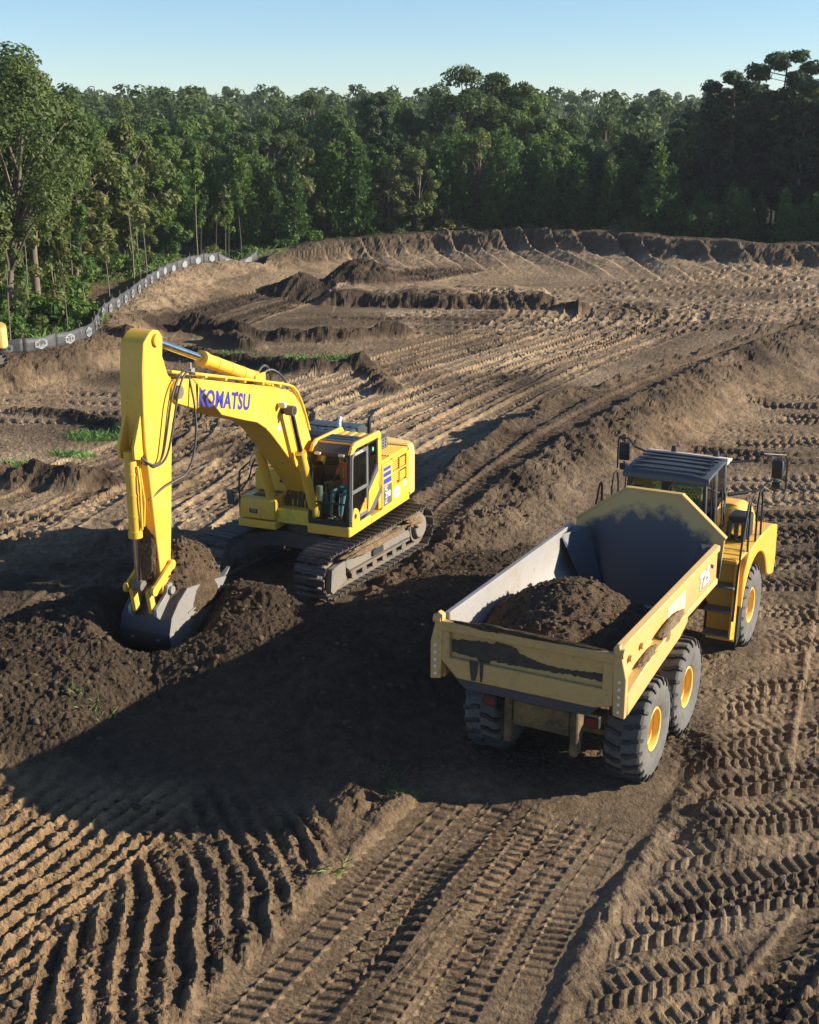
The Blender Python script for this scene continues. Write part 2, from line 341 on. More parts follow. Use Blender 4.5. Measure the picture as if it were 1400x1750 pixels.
    # ---------------- lanes of the truck's own wheels, towards the camera
    LR = [(9.0, -0.35), (11.91, 0.62), (13.5, 1.28), (15.48, 2.30), (17.18, 3.18), (19, 4.1)]
    LL = [(9.0, -2.9), (11.91, -1.75), (13.5, -0.95), (14.77, -0.30), (16.42, 0.62), (18, 1.45)]
    xm = (cspl(LR, Y) + cspl(LL, Y)) / 2
    apron = ss(2.35, 2.0, np.abs((X - xm) * 0.87)) * ss(17.9, 16.9, Y)
    H = H * (1 - 0.7 * apron) - 0.03 * apron; rough = rough * (1 - 0.45 * apron); tan = tan * (1 - 0.6 * apron) + 0.6 * apron * (0.42 + 0.25 * n1)
    for lane, sgn in ((LR, 1), (LL, -1)):
        t = (X - cspl(lane, Y)) * 0.87; win = ss(17.9, 17.2, Y)
        flat = ss(0.78, 0.60, np.abs(t)) * win
        H = H * (1 - 0.7 * flat) - 0.065 * flat; tan = tan * (1 - 0.6 * flat) + 0.6 * flat * (0.56 + 0.14 * n1); rough = rough * (1 - 0.6 * flat)
        H += win * np.exp(-((t - 0.86 * sgn) / 0.14) ** 2) * 0.075 * (0.5 + n2) + win * np.exp(-((t + 0.86 * sgn) / 0.12) ** 2) * 0.02 * (0.5 + n2)
        for j, off in enumerate((-0.33, 0.30)): track_y(lane, off, 0.66, 0.040, 0.215, 9, 17.6, 230 + 3 * sgn + j, dark=[0.03, -0.02][j], rim=0.0, rut=0.0)
    mid = [(a, (b + c) / 2 + 0.05) for (a, b), c in zip(LR, [-2.7, -1.75, -0.95, -0.05, 0.95, 1.9])]
    for j, off in enumerate((-0.58, 0.02, 0.56)): track_y(mid, off, 0.60, 0.062 - 0.006 * j, 0.215, 9, 16.8 - .3 * j, 250 + j, dark=[0.10, 0.06, -0.03][j], rim=0.05, rut=0.0)
    n3 = fbm(X * 6.5, Y * 6.5, 3, 15)
    # ---------------- furrows raked in the foreground on the left
    edge = cspl([(9, -4.2), (12.0, -2.55), (12.94, -1.95), (14.24, -1.35), (15.94, -1.1), (18, -1.0)], Y)
    zone = ss(0.15, -0.25, X - edge) * ss(17.6, 16.2, Y + 0.35 * wig + 0.10 * (X + 3))
    bend = cspl([(9, 0.75), (11.91, 0.34), (12.94, 0.20), (13.9, 0.08), (14.8, -0.12), (16.1, -0.62), (17.5, -1.3)], Y)
    phB = (X - bend + 0.12 * n1 + 0.05 * n2 + 0.03 * n3) / 0.30
    sepA = -3.95 + 0.30 * (Y - 14.0) + 0.25 * wig                   # left of this the furrows run up to the right
    za = ss(0.12, -0.12, X - sepA)
    phA = (X * 0.885 - Y * 0.42 + 0.13 * n1 + 0.04 * n2 + 0.03 * n3) / 0.26
    def ridge(ph, pw):
        fr = np.abs(np.mod(ph, 1) - 0.5) * 2; return fr ** pw
    kB = np.floor(phB + 0.5); kA = np.floor(phA + 0.5)
    aB = 0.145 * (0.68 + 0.55 * vn(kB * 1.7, Y * 0.45, 81)); aA = 0.125 * (0.7 + 0.5 * vn(kA * 1.7, (X + Y) * 0.45, 82))
    brk = 0.75 + 0.25 * ss(-0.25, 0.15, fbm(X * 0.8, Y * 0.8, 3, 83))
    fur = brk * (1 - za) * aB * (ridge(phB, 1.5) - 0.40) + za * aA * (ridge(phA, 1.1) - 0.40)
    rB = ridge(phB, 1.0); H = H * (1 - 0.6 * zone) + zone * fur
    litr = (1 - za) * rB + za * ridge(phA, 0.8)
    tan = tan * (1 - zone) + zone * (0.24 + 0.26 * litr + 0.22 * za + 0.16 * n2)  # groove shade put into the soil colour: darker between the ridges
    clay = clay * (1 - zone) + zone * np.clip(0.25 + 0.55 * za + 0.5 * ss(-2.6, -3.4, X) * (litr > 0.5) + 0.4 * n1, 0, 1)
    rough = np.maximum(rough * (1 - zone), zone * 0.58)
    # ---------------- flatten under the machines
    c, s = math.cos(TRUCK_YAW), math.sin(TRUCK_YAW)
    lx = (X - TRUCK_POS[0]) * c - (Y - TRUCK_POS[1]) * s; ly = (X - TRUCK_POS[0]) * s + (Y - TRUCK_POS[1]) * c
    fp = ss(2.1, 1.5, np.abs(lx)) * ss(4.9, 4.2, np.abs(ly - 2.9)); H = H * (1 - fp) + fp * (0.02 * n2 - 0.02)
    tan = tan * (1 - 0.4 * fp) + 0.4 * fp * 0.3
    c, s = math.cos(UC_YAW), math.sin(UC_YAW)
    lx = (X - EXC_POS[0]) * c - (Y - EXC_POS[1]) * s; ly = (X - EXC_POS[0]) * s + (Y - EXC_POS[1]) * c
    fp = ss(2.05, 1.75, np.abs(lx)) * ss(2.75, 2.35, np.abs(ly)); H = H * (1 - fp) + fp * (EXC_POS[2] - 0.02 + 0.03 * n2)
    tan = tan * (1 - 0.6 * fp) + 0.6 * fp * 0.2
    tan = tan + 0.10 * ss(1.5, 3.5, X) * ss(27, 22, Y) * (tan > 0.2)
    # ---------------- clods
    lod = np.clip(1.5 - Y / 70.0, 0.35, 1)
    c1 = np.abs(fbm(X * 3.3, Y * 3.3, 3, 301)); c2 = np.abs(fbm(X * 8.5, Y * 8.5, 3, 303)); c3 = vn(X * 19, Y * 19, 305)
    H += rough * ((0.16 - 0.10 * pm) * (c1 - 0.2) + 0.10 * (c2 - 0.2) * lod + 0.026 * c3 * ss(34, 22, Y))
    clod = (1 - 0.7 * pm) * ss(0.42, 0.62, vn(X * 5.5, Y * 5.5, 311) * 0.7 + 0.5 * vn(X * 2.2, Y * 2.2, 312)) * ss(0.3, 0.8, rough)
    H += 0.06 * clod * ss(60, 30, Y)
    # ---------------- soil colour
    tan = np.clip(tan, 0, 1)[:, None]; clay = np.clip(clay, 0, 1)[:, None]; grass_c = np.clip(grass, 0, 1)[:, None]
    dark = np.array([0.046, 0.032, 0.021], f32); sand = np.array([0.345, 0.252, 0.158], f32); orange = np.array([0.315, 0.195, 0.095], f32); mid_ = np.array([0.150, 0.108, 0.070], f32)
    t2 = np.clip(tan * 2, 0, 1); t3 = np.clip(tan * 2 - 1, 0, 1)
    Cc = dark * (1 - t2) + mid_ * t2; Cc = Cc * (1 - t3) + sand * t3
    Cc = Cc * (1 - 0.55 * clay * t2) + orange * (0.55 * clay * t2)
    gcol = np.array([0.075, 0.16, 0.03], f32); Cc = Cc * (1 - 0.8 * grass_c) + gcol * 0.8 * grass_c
    fo = (Y > 99)[:, None]; Cc = np.where(fo, np.array([0.03, 0.04, 0.02], f32), Cc)
    return H, Cc, np.clip(rough, 0, 1.2), grass

Xg, Yg = build_terrain_arrays()
Hh, Cc, Rough, Grass = height_and_soil(Xg.ravel(), Yg.ravel())
nr, nc = Xg.shape
co = np.stack([Xg.ravel(), Yg.ravel(), Hh], 1).astype(np.float32)
idx = np.arange(nr * nc).reshape(nr, nc)
quads = np.stack([idx[:-1, :-1], idx[:-1, 1:], idx[1:, 1:], idx[1:, :-1]], -1).reshape(-1, 4).astype(np.int32)
me = bpy.data.meshes.new('terrain')
me.vertices.add(len(co)); me.vertices.foreach_set('co', co.ravel())
me.loops.add(quads.size); me.loops.foreach_set('vertex_index', quads.ravel())
me.polygons.add(len(quads)); me.polygons.foreach_set('loop_start', np.arange(0, quads.size, 4, dtype=np.int32))
me.polygons.foreach_set('use_smooth', np.zeros(len(quads), bool)); me.update()
ca = me.attributes.new('soil', 'FLOAT_COLOR', 'POINT')
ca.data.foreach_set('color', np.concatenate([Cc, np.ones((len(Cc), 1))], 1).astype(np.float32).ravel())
ra = me.attributes.new('rough', 'FLOAT', 'POINT'); ra.data.foreach_set('value', Rough.astype(np.float32))

def hgt(x, y):
    """terrain height at scattered points"""
    x = np.atleast_1d(np.asarray(x, float)); y = np.atleast_1d(np.asarray(y, float))
    return height_and_soil(x, y)[0]

m_soil, nt, p = new_mat('soil')
att = N(nt, 'ShaderNodeAttribute', attribute_name='soil'); atr = N(nt, 'ShaderNodeAttribute', attribute_name='rough')
geo = N(nt, 'ShaderNodeNewGeometry'); P = geo.outputs['Position']
nA = noise(nt, P, 5.0, 6, 0.68); nB = noise(nt, P, 38.0, 3, 0.6); nC = noise(nt, P, 0.8, 3, 0.6)
r1 = ramp(nt, nA.outputs[0], [(0.25, 0.50), (0.55, 1.0), (0.8, 1.42)])
r2 = ramp(nt, nB.outputs[0], [(0.3, 0.72), (0.5, 1.0), (0.72, 1.25)])
r3 = ramp(nt, nC.outputs[0], [(0.3, 0.82), (0.7, 1.15)])
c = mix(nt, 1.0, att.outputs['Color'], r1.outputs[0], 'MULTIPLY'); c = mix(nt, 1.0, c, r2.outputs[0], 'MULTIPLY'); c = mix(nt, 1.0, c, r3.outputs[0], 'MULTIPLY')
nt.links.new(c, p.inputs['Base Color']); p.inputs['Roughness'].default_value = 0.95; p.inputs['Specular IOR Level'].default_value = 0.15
nD = noise(nt, P, 16.0, 4, 0.7)
hm = N(nt, 'ShaderNodeMath', operation='MULTIPLY'); nt.links.new(nD.outputs[0], hm.inputs[0]); 
ha = N(nt, 'ShaderNodeMath', operation='MULTIPLY_ADD'); nt.links.new(atr.outputs['Fac'], ha.inputs[0]); ha.inputs[1].default_value = 0.9; ha.inputs[2].default_value = 0.35
nt.links.new(ha.outputs[0], hm.inputs[1]); bump(nt, p, hm.outputs[0], 1.0, 0.085)
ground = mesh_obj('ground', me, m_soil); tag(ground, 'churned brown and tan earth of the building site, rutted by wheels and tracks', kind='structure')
# ================================================================== MESH BUILDER
class MB:
    def __init__(s): s.v = []; s.f = []; s.m = []
    def add(s, vs, fs, m=0):
        b = len(s.v); s.v += [tuple(q) for q in vs]; s.f += [tuple(i + b for i in f) for f in fs]; s.m += [m] * len(fs); return s
    def box(s, c, d, m=0, rz=0, rx=0, ry=0):
        M = Matrix.Rotation(rz, 3, 'Z') @ Matrix.Rotation(ry, 3, 'Y') @ Matrix.Rotation(rx, 3, 'X')
        vs = [Vector(c) + M @ Vector((x * d[0] / 2, y * d[1] / 2, z * d[2] / 2)) for x in (-1, 1) for y in (-1, 1) for z in (-1, 1)]
        return s.add(vs, [(0, 1, 3, 2), (4, 6, 7, 5), (0, 4, 5, 1), (2, 3, 7, 6), (0, 2, 6, 4), (1, 5, 7, 3)], m)
    def bb(s, x0, x1, y0, y1, z0, z1, m=0):
        return s.box(((x0 + x1) / 2, (y0 + y1) / 2, (z0 + z1) / 2), (x1 - x0, y1 - y0, z1 - z0), m)
    def prism(s, poly, ax, lo, hi, m=0):
        a = sum(poly[i][0] * poly[(i + 1) % len(poly)][1] - poly[(i + 1) % len(poly)][0] * poly[i][1] for i in range(len(poly)))
        if a < 0: poly = poly[::-1]
        def P(q, h): return {'x': (h, q[0], q[1]), 'y': (q[0], h, q[1]), 'z': (q[0], q[1], h)}[ax]
        n = len(poly); vs = [P(q, lo) for q in poly] + [P(q, hi) for q in poly]
        fs = [(i, (i + 1) % n, n + (i + 1) % n, n + i) for i in range(n)] + [tuple(range(n))[::-1], tuple(range(n, 2 * n))]
        if ax == 'y': fs = [f[::-1] for f in fs]
        return s.add(vs, fs, m)
    def cyl(s, p0, p1, r0, r1=None, n=16, m=0, caps=True):
        p0 = Vector(p0); p1 = Vector(p1); r1 = r0 if r1 is None else r1
        q = (p1 - p0).to_track_quat('Z', 'Y'); vs = []
        for p, r in ((p0, r0), (p1, r1)):
            vs += [p + q @ Vector((r * math.cos(2 * math.pi * k / n), r * math.sin(2 * math.pi * k / n), 0)) for k in range(n)]
        fs = [(k, (k + 1) % n, n + (k + 1) % n, n + k) for k in range(n)]
        if caps: fs += [tuple(range(n))[::-1], tuple(range(n, 2 * n))]
        return s.add(vs, fs, m)
    def tube(s, pts, r, n=8, m=0, smooth=0):
        pts = [Vector(p) for p in pts]
        for _ in range(smooth):
            q = [pts[0]]
            for a, b in zip(pts[:-1], pts[1:]): q += [a * .75 + b * .25, a * .25 + b * .75]
            pts = q + [pts[-1]]
        vs = []; fs = []; up = None
        for i, p in enumerate(pts):
            t = (pts[min(i + 1, len(pts) - 1)] - pts[max(i - 1, 0)]).normalized()
            if up is None: up = t.orthogonal().normalized()
            up = (up - t * up.dot(t)).normalized(); w2 = t.cross(up)
            rr = r(i / (len(pts) - 1)) if callable(r) else r
            vs += [p + (up * math.cos(2 * math.pi * k / n) + w2 * math.sin(2 * math.pi * k / n)) * rr for k in range(n)]
        for i in range(len(pts) - 1):
            fs += [(i * n + k, i * n + (k + 1) % n, (i + 1) * n + (k + 1) % n, (i + 1) * n + k) for k in range(n)]
        fs += [tuple(range(n))[::-1], tuple(range((len(pts) - 1) * n, len(pts) * n))]
        return s.add(vs, fs, m)
    def lathe(s, prof, o, ax='x', n=32, m=0, flip=1):
        """profile of (radius, along-axis) points spun round an axis through o"""
        vs = []; o = Vector(o)
        for r, h in prof:
            for k in range(n):
                a = 2 * math.pi * k / n; c, d = r * math.cos(a), r * math.sin(a); h2 = h * flip
                vs.append(o + Vector({'x': (h2, c, d), 'y': (c, h2, d), 'z': (c, d, h2)}[ax]))
        fs = [(i * n + k, i * n + (k + 1) % n, (i + 1) * n + (k + 1) % n, (i + 1) * n + k) for i in range(len(prof) - 1) for k in range(n)]
        return s.add(vs, fs, m)
    def loft(s, rings, m=0, caps=True):
        n = len(rings[0]); vs = [q for r in rings for q in r]
        fs = [(i * n + k, i * n + (k + 1) % n, (i + 1) * n + (k + 1) % n, (i + 1) * n + k) for i in range(len(rings) - 1) for k in range(n)]
        if caps: fs += [tuple(range(n))[::-1], tuple(range((len(rings) - 1) * n, len(rings) * n))]
        return s.add(vs, fs, m)
    def mesh(s, name, bevel=0, seg=1, ang=35):
        me = bpy.data.meshes.new(name); me.from_pydata(s.v, [], s.f)
        me.polygons.foreach_set('material_index', s.m); me.validate()
        bm = bmesh.new(); bm.from_mesh(me); bmesh.ops.recalc_face_normals(bm, faces=bm.faces)
        if bevel > 0:
            ed = [e for e in bm.edges if len(e.link_faces) == 2 and e.calc_face_angle(0) > R(28)]
            bmesh.ops.bevel(bm, geom=ed, offset=bevel, segments=seg, affect='EDGES', clamp_overlap=True, profile=0.5)
        bm.to_mesh(me); bm.free()
        me.polygons.foreach_set('use_smooth', [True] * len(me.polygons)); me.set_sharp_from_angle(angle=R(ang)); me.update()
        return me
    def build(s, name, mats, parent=None, bevel=0, seg=1, ang=35):
        return mesh_obj(name, s.mesh(name, bevel, seg, ang), mats, parent)

def text_mesh(txt, size, bold=0.0, extrude=0.003, squeeze=1.0, spacing=1.0):
    cu = bpy.data.curves.new('lettering', 'FONT'); cu.body = txt; cu.size = size; cu.extrude = extrude; cu.offset = bold; cu.space_character = spacing
    cu.align_x = 'CENTER'; cu.align_y = 'CENTER'; cu.resolution_u = 3
    o = bpy.data.objects.new('lettering', cu); COL.objects.link(o)
    me = bpy.data.meshes.new_from_object(o.evaluated_get(bpy.context.evaluated_depsgraph_get()))
    bpy.data.objects.remove(o); bpy.data.curves.remove(cu)
    if squeeze != 1.0: me.transform(Matrix.Diagonal((squeeze, 1, 1, 1)))
    return me

def letter(name, txt, size, mat, parent, loc, mtx, bold=0.0, squeeze=1.0, spacing=1.0, extrude=0.003):
    """flat print: mtx columns give reading direction, up direction, outward normal"""
    me = text_mesh(txt, size, bold, extrude, squeeze, spacing); o = mesh_obj(name, me, mat, parent)
    o.matrix_local = Matrix.Translation(loc) @ mtx.to_4x4(); return o
def frame3(rd, up):
    rd = Vector(rd).normalized(); up = Vector(up); n = rd.cross(up).normalized(); up = n.cross(rd)
    return Matrix((rd, up, n)).transposed()

# ------------------------------------------------------------------ materials for machines
def paint(name, col, rough=0.42, dirt=0.35, dcol=(0.20, 0.15, 0.10), scale=2.2, metal=0.0, coat=0.0, fine=0.5, lo=0.48, hi=0.70):
    m, nt, p = new_mat(name); tc = N(nt, 'ShaderNodeTexCoord').outputs['Object']
    a = noise(nt, tc, scale, 8, 0.68); b = noise(nt, tc, scale * 9, 4, 0.6)
    f = mix(nt, 0.35, a.outputs[0], b.outputs[0]); k = ramp(nt, f, [(lo, 0.0), (hi, 1.0)])
    kk = N(nt, 'ShaderNodeMath', operation='MULTIPLY'); nt.links.new(k.outputs[0], kk.inputs[0]); kk.inputs[1].default_value = dirt
    var = ramp(nt, b.outputs[0], [(0.3, 0.90), (0.7, 1.06)])
    base = mix(nt, 1.0, col, var.outputs[0], 'MULTIPLY'); c = mix(nt, kk.outputs[0], base, dcol)
    sp = noise(nt, tc, scale * 5.5, 6, 0.72); k2 = ramp(nt, sp.outputs[0], [(0.60, 0.0), (0.70, min(0.6, dirt * 0.9))]); c = mix(nt, k2.outputs[0], c, tuple(q * 0.45 for q in dcol))
    nt.links.new(c, p.inputs['Base Color']); p.inputs['Metallic'].default_value = metal
    rr = N(nt, 'ShaderNodeMath', operation='MULTIPLY_ADD'); nt.links.new(kk.outputs[0], rr.inputs[0]); rr.inputs[1].default_value = 0.5; rr.inputs[2].default_value = rough
    nt.links.new(rr.outputs[0], p.inputs['Roughness']); p.inputs['Coat Weight'].default_value = coat
    bump(nt, p, b.outputs[0], 0.12 * fine, 0.02)
    return m
def flat(name, col, rough=0.5, metal=0.0, emit=None):
    m, nt, p = new_mat(name); tc = N(nt, 'ShaderNodeTexCoord').outputs['Object']; b = noise(nt, tc, 6.0, 4)
    v = ramp(nt, b.outputs[0], [(0.3, 0.85), (0.7, 1.1)]); nt.links.new(mix(nt, 1.0, col, v.outputs[0], 'MULTIPLY'), p.inputs['Base Color'])
    p.inputs['Roughness'].default_value = rough; p.inputs['Metallic'].default_value = metal
    return m
def glass(name, tint=(0.75, 0.9, 0.85), rough=0.02, gloss=1.0):
    """thin tinted pane: clear with a sky reflection"""
    m, nt, p = new_mat(name); nt.nodes.remove(p); out = nt.nodes['Material Output']
    tr = N(nt, 'ShaderNodeBsdfTransparent'); tr.inputs[0].default_value = (*tint, 1)
    gl = N(nt, 'ShaderNodeBsdfGlossy'); gl.inputs['Roughness'].default_value = rough
    fr = N(nt, 'ShaderNodeFresnel'); fr.inputs[0].default_value = 1.5
    mu = N(nt, 'ShaderNodeMath', operation='MULTIPLY'); nt.links.new(fr.outputs[0], mu.inputs[0]); mu.inputs[1].default_value = gloss
    mx = N(nt, 'ShaderNodeMixShader'); nt.links.new(mu.outputs[0], mx.inputs[0]); nt.links.new(tr.outputs[0], mx.inputs[1]); nt.links.new(gl.outputs[0], mx.inputs[2])
    nt.links.new(mx.outputs[0], out.inputs[0]); return m

M = {}
M['yel'] = paint('excavator_yellow', (0.76, 0.445, 0.045), 0.42, 0.50, (0.40, 0.28, 0.14), 1.6, coat=0.08)
M['yel_dirty'] = paint('dirty_yellow', (0.72, 0.55, 0.06), 0.5, 0.75, (0.13, 0.09, 0.06), 2.6)
M['pipe_yel'] = paint('pipe_yellow', (0.72, 0.50, 0.05), 0.45, 0.3, (0.3, 0.2, 0.1), 4)
M['cream'] = paint('counterweight_cream', (0.70, 0.49, 0.15), 0.45, 0.25, (0.4, 0.3, 0.16), 1.6)
M['tyel'] = paint('truck_yellow', (0.74, 0.42, 0.055), 0.40, 0.45, (0.40, 0.28, 0.14), 1.8, coat=0.15)
M['byel'] = paint('worn_body_yellow', (0.57, 0.365, 0.12), 0.5, 0.75, (0.34, 0.25, 0.165), 1.5)
M['gbyel'] = paint('tailgate_yellow', (0.50, 0.325, 0.115), 0.55, 0.6, (0.20, 0.155, 0.10), 2.0, lo=0.5, hi=0.66)
M['dark'] = paint('charcoal_panel', (0.035, 0.038, 0.042), 0.42, 0.25, (0.15, 0.12, 0.09), 2.5)
M['bkt'] = paint('bucket_shade_steel', (0.045, 0.046, 0.052), 0.5, 0.5, (0.10, 0.08, 0.06), 2.2, metal=0.1)  # shade on the bucket's back put into a darker steel colour
M['shade_grime'] = paint('shade_dark_frame', (0.22, 0.145, 0.04), 0.6, 0.9, (0.05, 0.04, 0.03), 2.0, lo=0.36, hi=0.58)  # shade under the truck body put into a dirty dark paint
M['hood'] = paint('dark_blue_grey_hood', (0.045, 0.055, 0.065), 0.38, 0.25, (0.16, 0.14, 0.11), 2.5)
M['grey'] = paint('grey_trim', (0.13, 0.135, 0.14), 0.45, 0.35, (0.22, 0.17, 0.12), 3)
M['black'] = flat('black_rubber', (0.018, 0.018, 0.019), 0.55)
M['hose'] = paint('dusty_hose', (0.03, 0.03, 0.03), 0.5, 0.6, (0.20, 0.16, 0.12), 8)
M['steel'] = paint('worn_steel', (0.30, 0.295, 0.285), 0.42, 0.6, (0.25, 0.19, 0.13), 2.4, metal=0.35)
M['bed'] = paint('polished_bed_steel', (0.34, 0.335, 0.33), 0.45, 0.7, (0.22, 0.17, 0.13), 1.8, metal=0.1, lo=0.42, hi=0.66)
M['dsteel'] = paint('dark_bed_steel', (0.05, 0.055, 0.075), 0.45, 0.55, (0.10, 0.08, 0.06), 1.8, metal=0.2)
M['under'] = paint('muddy_undercarriage', (0.10, 0.10, 0.10), 0.6, 0.85, (0.19, 0.145, 0.10), 1.7, lo=0.40, hi=0.58)
M['frame_grey'] = paint('track_frame_grey', (0.15, 0.15, 0.15), 0.55, 0.8, (0.24, 0.18, 0.12), 1.7, lo=0.40, hi=0.62)
M['shoe'] = paint('track_shoe_steel', (0.055, 0.053, 0.055), 0.42, 0.8, (0.20, 0.155, 0.11), 1.3, metal=0.2, lo=0.45, hi=0.62)
M['chrome'] = flat('chrome_rod', (0.75, 0.76, 0.78), 0.12, 1.0)
M['tyre'] = paint('dusty_tyre', (0.05, 0.052, 0.055), 0.75, 0.9, (0.14, 0.132, 0.122), 1.1, lo=0.32, hi=0.56, fine=1.0)
M['tread'] = paint('tread_rubber', (0.024, 0.024, 0.025), 0.65, 0.45, (0.13, 0.105, 0.08), 2.0)
M['rim'] = paint('rim_yellow', (0.78, 0.50, 0.10), 0.45, 0.4, (0.30, 0.20, 0.10), 4)
M['blue'] = flat('decal_blue', (0.035, 0.06, 0.38), 0.45)
M['purple'] = flat('lettering_blue', (0.03, 0.035, 0.27), 0.45)
M['white'] = flat('decal_white', (0.75, 0.75, 0.75), 0.5)
M['red'] = flat('lamp_red', (0.14, 0.012, 0.012), 0.3)
M['pink'] = flat('faded_decal_pink', (0.72, 0.45, 0.30), 0.5)
M['green'] = flat('sticker_green', (0.08, 0.5, 0.28), 0.5)
M['decalgrey'] = flat('badge_grey', (0.10, 0.095, 0.10), 0.5)
M['glass'] = glass('cab_glass', (0.86, 0.93, 0.89), 0.02, 1.1)
M['glass2'] = glass('truck_glass', (0.60, 0.74, 0.68), 0.03, 1.4)
M['lens'] = flat('lamp_lens', (0.55, 0.54, 0.5), 0.15)
M['seat'] = flat('seat_fabric', (0.025, 0.025, 0.028), 0.8)
M['soilobj'] = None
def soil_mat(name, c1, c2, sc=6.0):
    m, nt, p = new_mat(name); P = N(nt, 'ShaderNodeNewGeometry').outputs['Position']
    a = noise(nt, P, sc, 8, 0.7); b = noise(nt, P, sc * 6, 5, 0.65)
    k = ramp(nt, a.outputs[0], [(0.35, 0.0), (0.68, 1.0)]); v = ramp(nt, b.outputs[0], [(0.3, 0.65), (0.7, 1.25)])
    nt.links.new(mix(nt, 1.0, mix(nt, k.outputs[0], c1, c2), v.outputs[0], 'MULTIPLY'), p.inputs['Base Color'])
    p.inputs['Roughness'].default_value = 0.95; p.inputs['Specular IOR Level'].default_value = 0.12
    bump(nt, p, b.outputs[0], 1.0, 0.05); return m
M['soilobj'] = soil_mat('loose_soil', (0.065, 0.044, 0.028), (0.15, 0.103, 0.065))
M['soiltan'] = soil_mat('dry_soil_on_metal', (0.17, 0.12, 0.075), (0.33, 0.24, 0.15))
# ================================================================== EXCAVATOR
exc = empty('excavator', EXC_POS, -EXC_YAW, scale=0.975)
tag(exc, 'yellow tracked excavator lifting a bucket of dark soil beside the spoil pile', 'excavator')
UCR = -(UC_YAW - EXC_YAW)
def uc(o): o.rotation_euler = (0, 0, UCR); return o

# ---- undercarriage: two crawler tracks, each shoe its own piece
def track_path(n):
    """positions and tangents round the crawler oval in (y, z)"""
    yf, yr, r, zc = 1.98, -1.98, 0.455, 0.50; pts = []
    Ltop = yf - yr; Larc = math.pi * r; tot = 2 * Ltop + 2 * Larc
    for k in range(n):
        s = tot * k / n
        if s < Ltop: t = s / Ltop; pts.append((yr + s, zc + r - 0.035 * math.sin(t * math.pi) , 0.0))
        elif s < Ltop + Larc: a = (s - Ltop) / r; pts.append((yf + r * math.sin(a), zc + r * math.cos(a), a))
        elif s < 2 * Ltop + Larc: q = s - Ltop - Larc; pts.append((yf - q, zc - r, math.pi))
        else: a = (s - 2 * Ltop - Larc) / r; pts.append((yr - r * math.sin(a), zc - r * math.cos(a), math.pi + a))
    return pts
shoe_mb = MB(); W = 0.76
shoe_mb.box((0, 0, 0.010), (W, 0.178, 0.022))
shoe_mb.prism([(-0.089, 0.018), (-0.052, 0.018), (-0.062, 0.066), (-0.080, 0.066)], 'x', -W / 2, W / 2)
shoe_mb.prism([(0.02, 0.02), (0.05, 0.02), (0.040, 0.046), (0.028, 0.046)], 'x', -W / 2, W / 2)
shoe_mb.box((0.16, 0, -0.03), (0.05, 0.19, 0.06)); shoe_mb.box((-0.16, 0, -0.03), (0.05, 0.19, 0.06))
shoe_me = shoe_mb.mesh('track_shoe', 0); shoe_me.materials.append(M['shoe'])
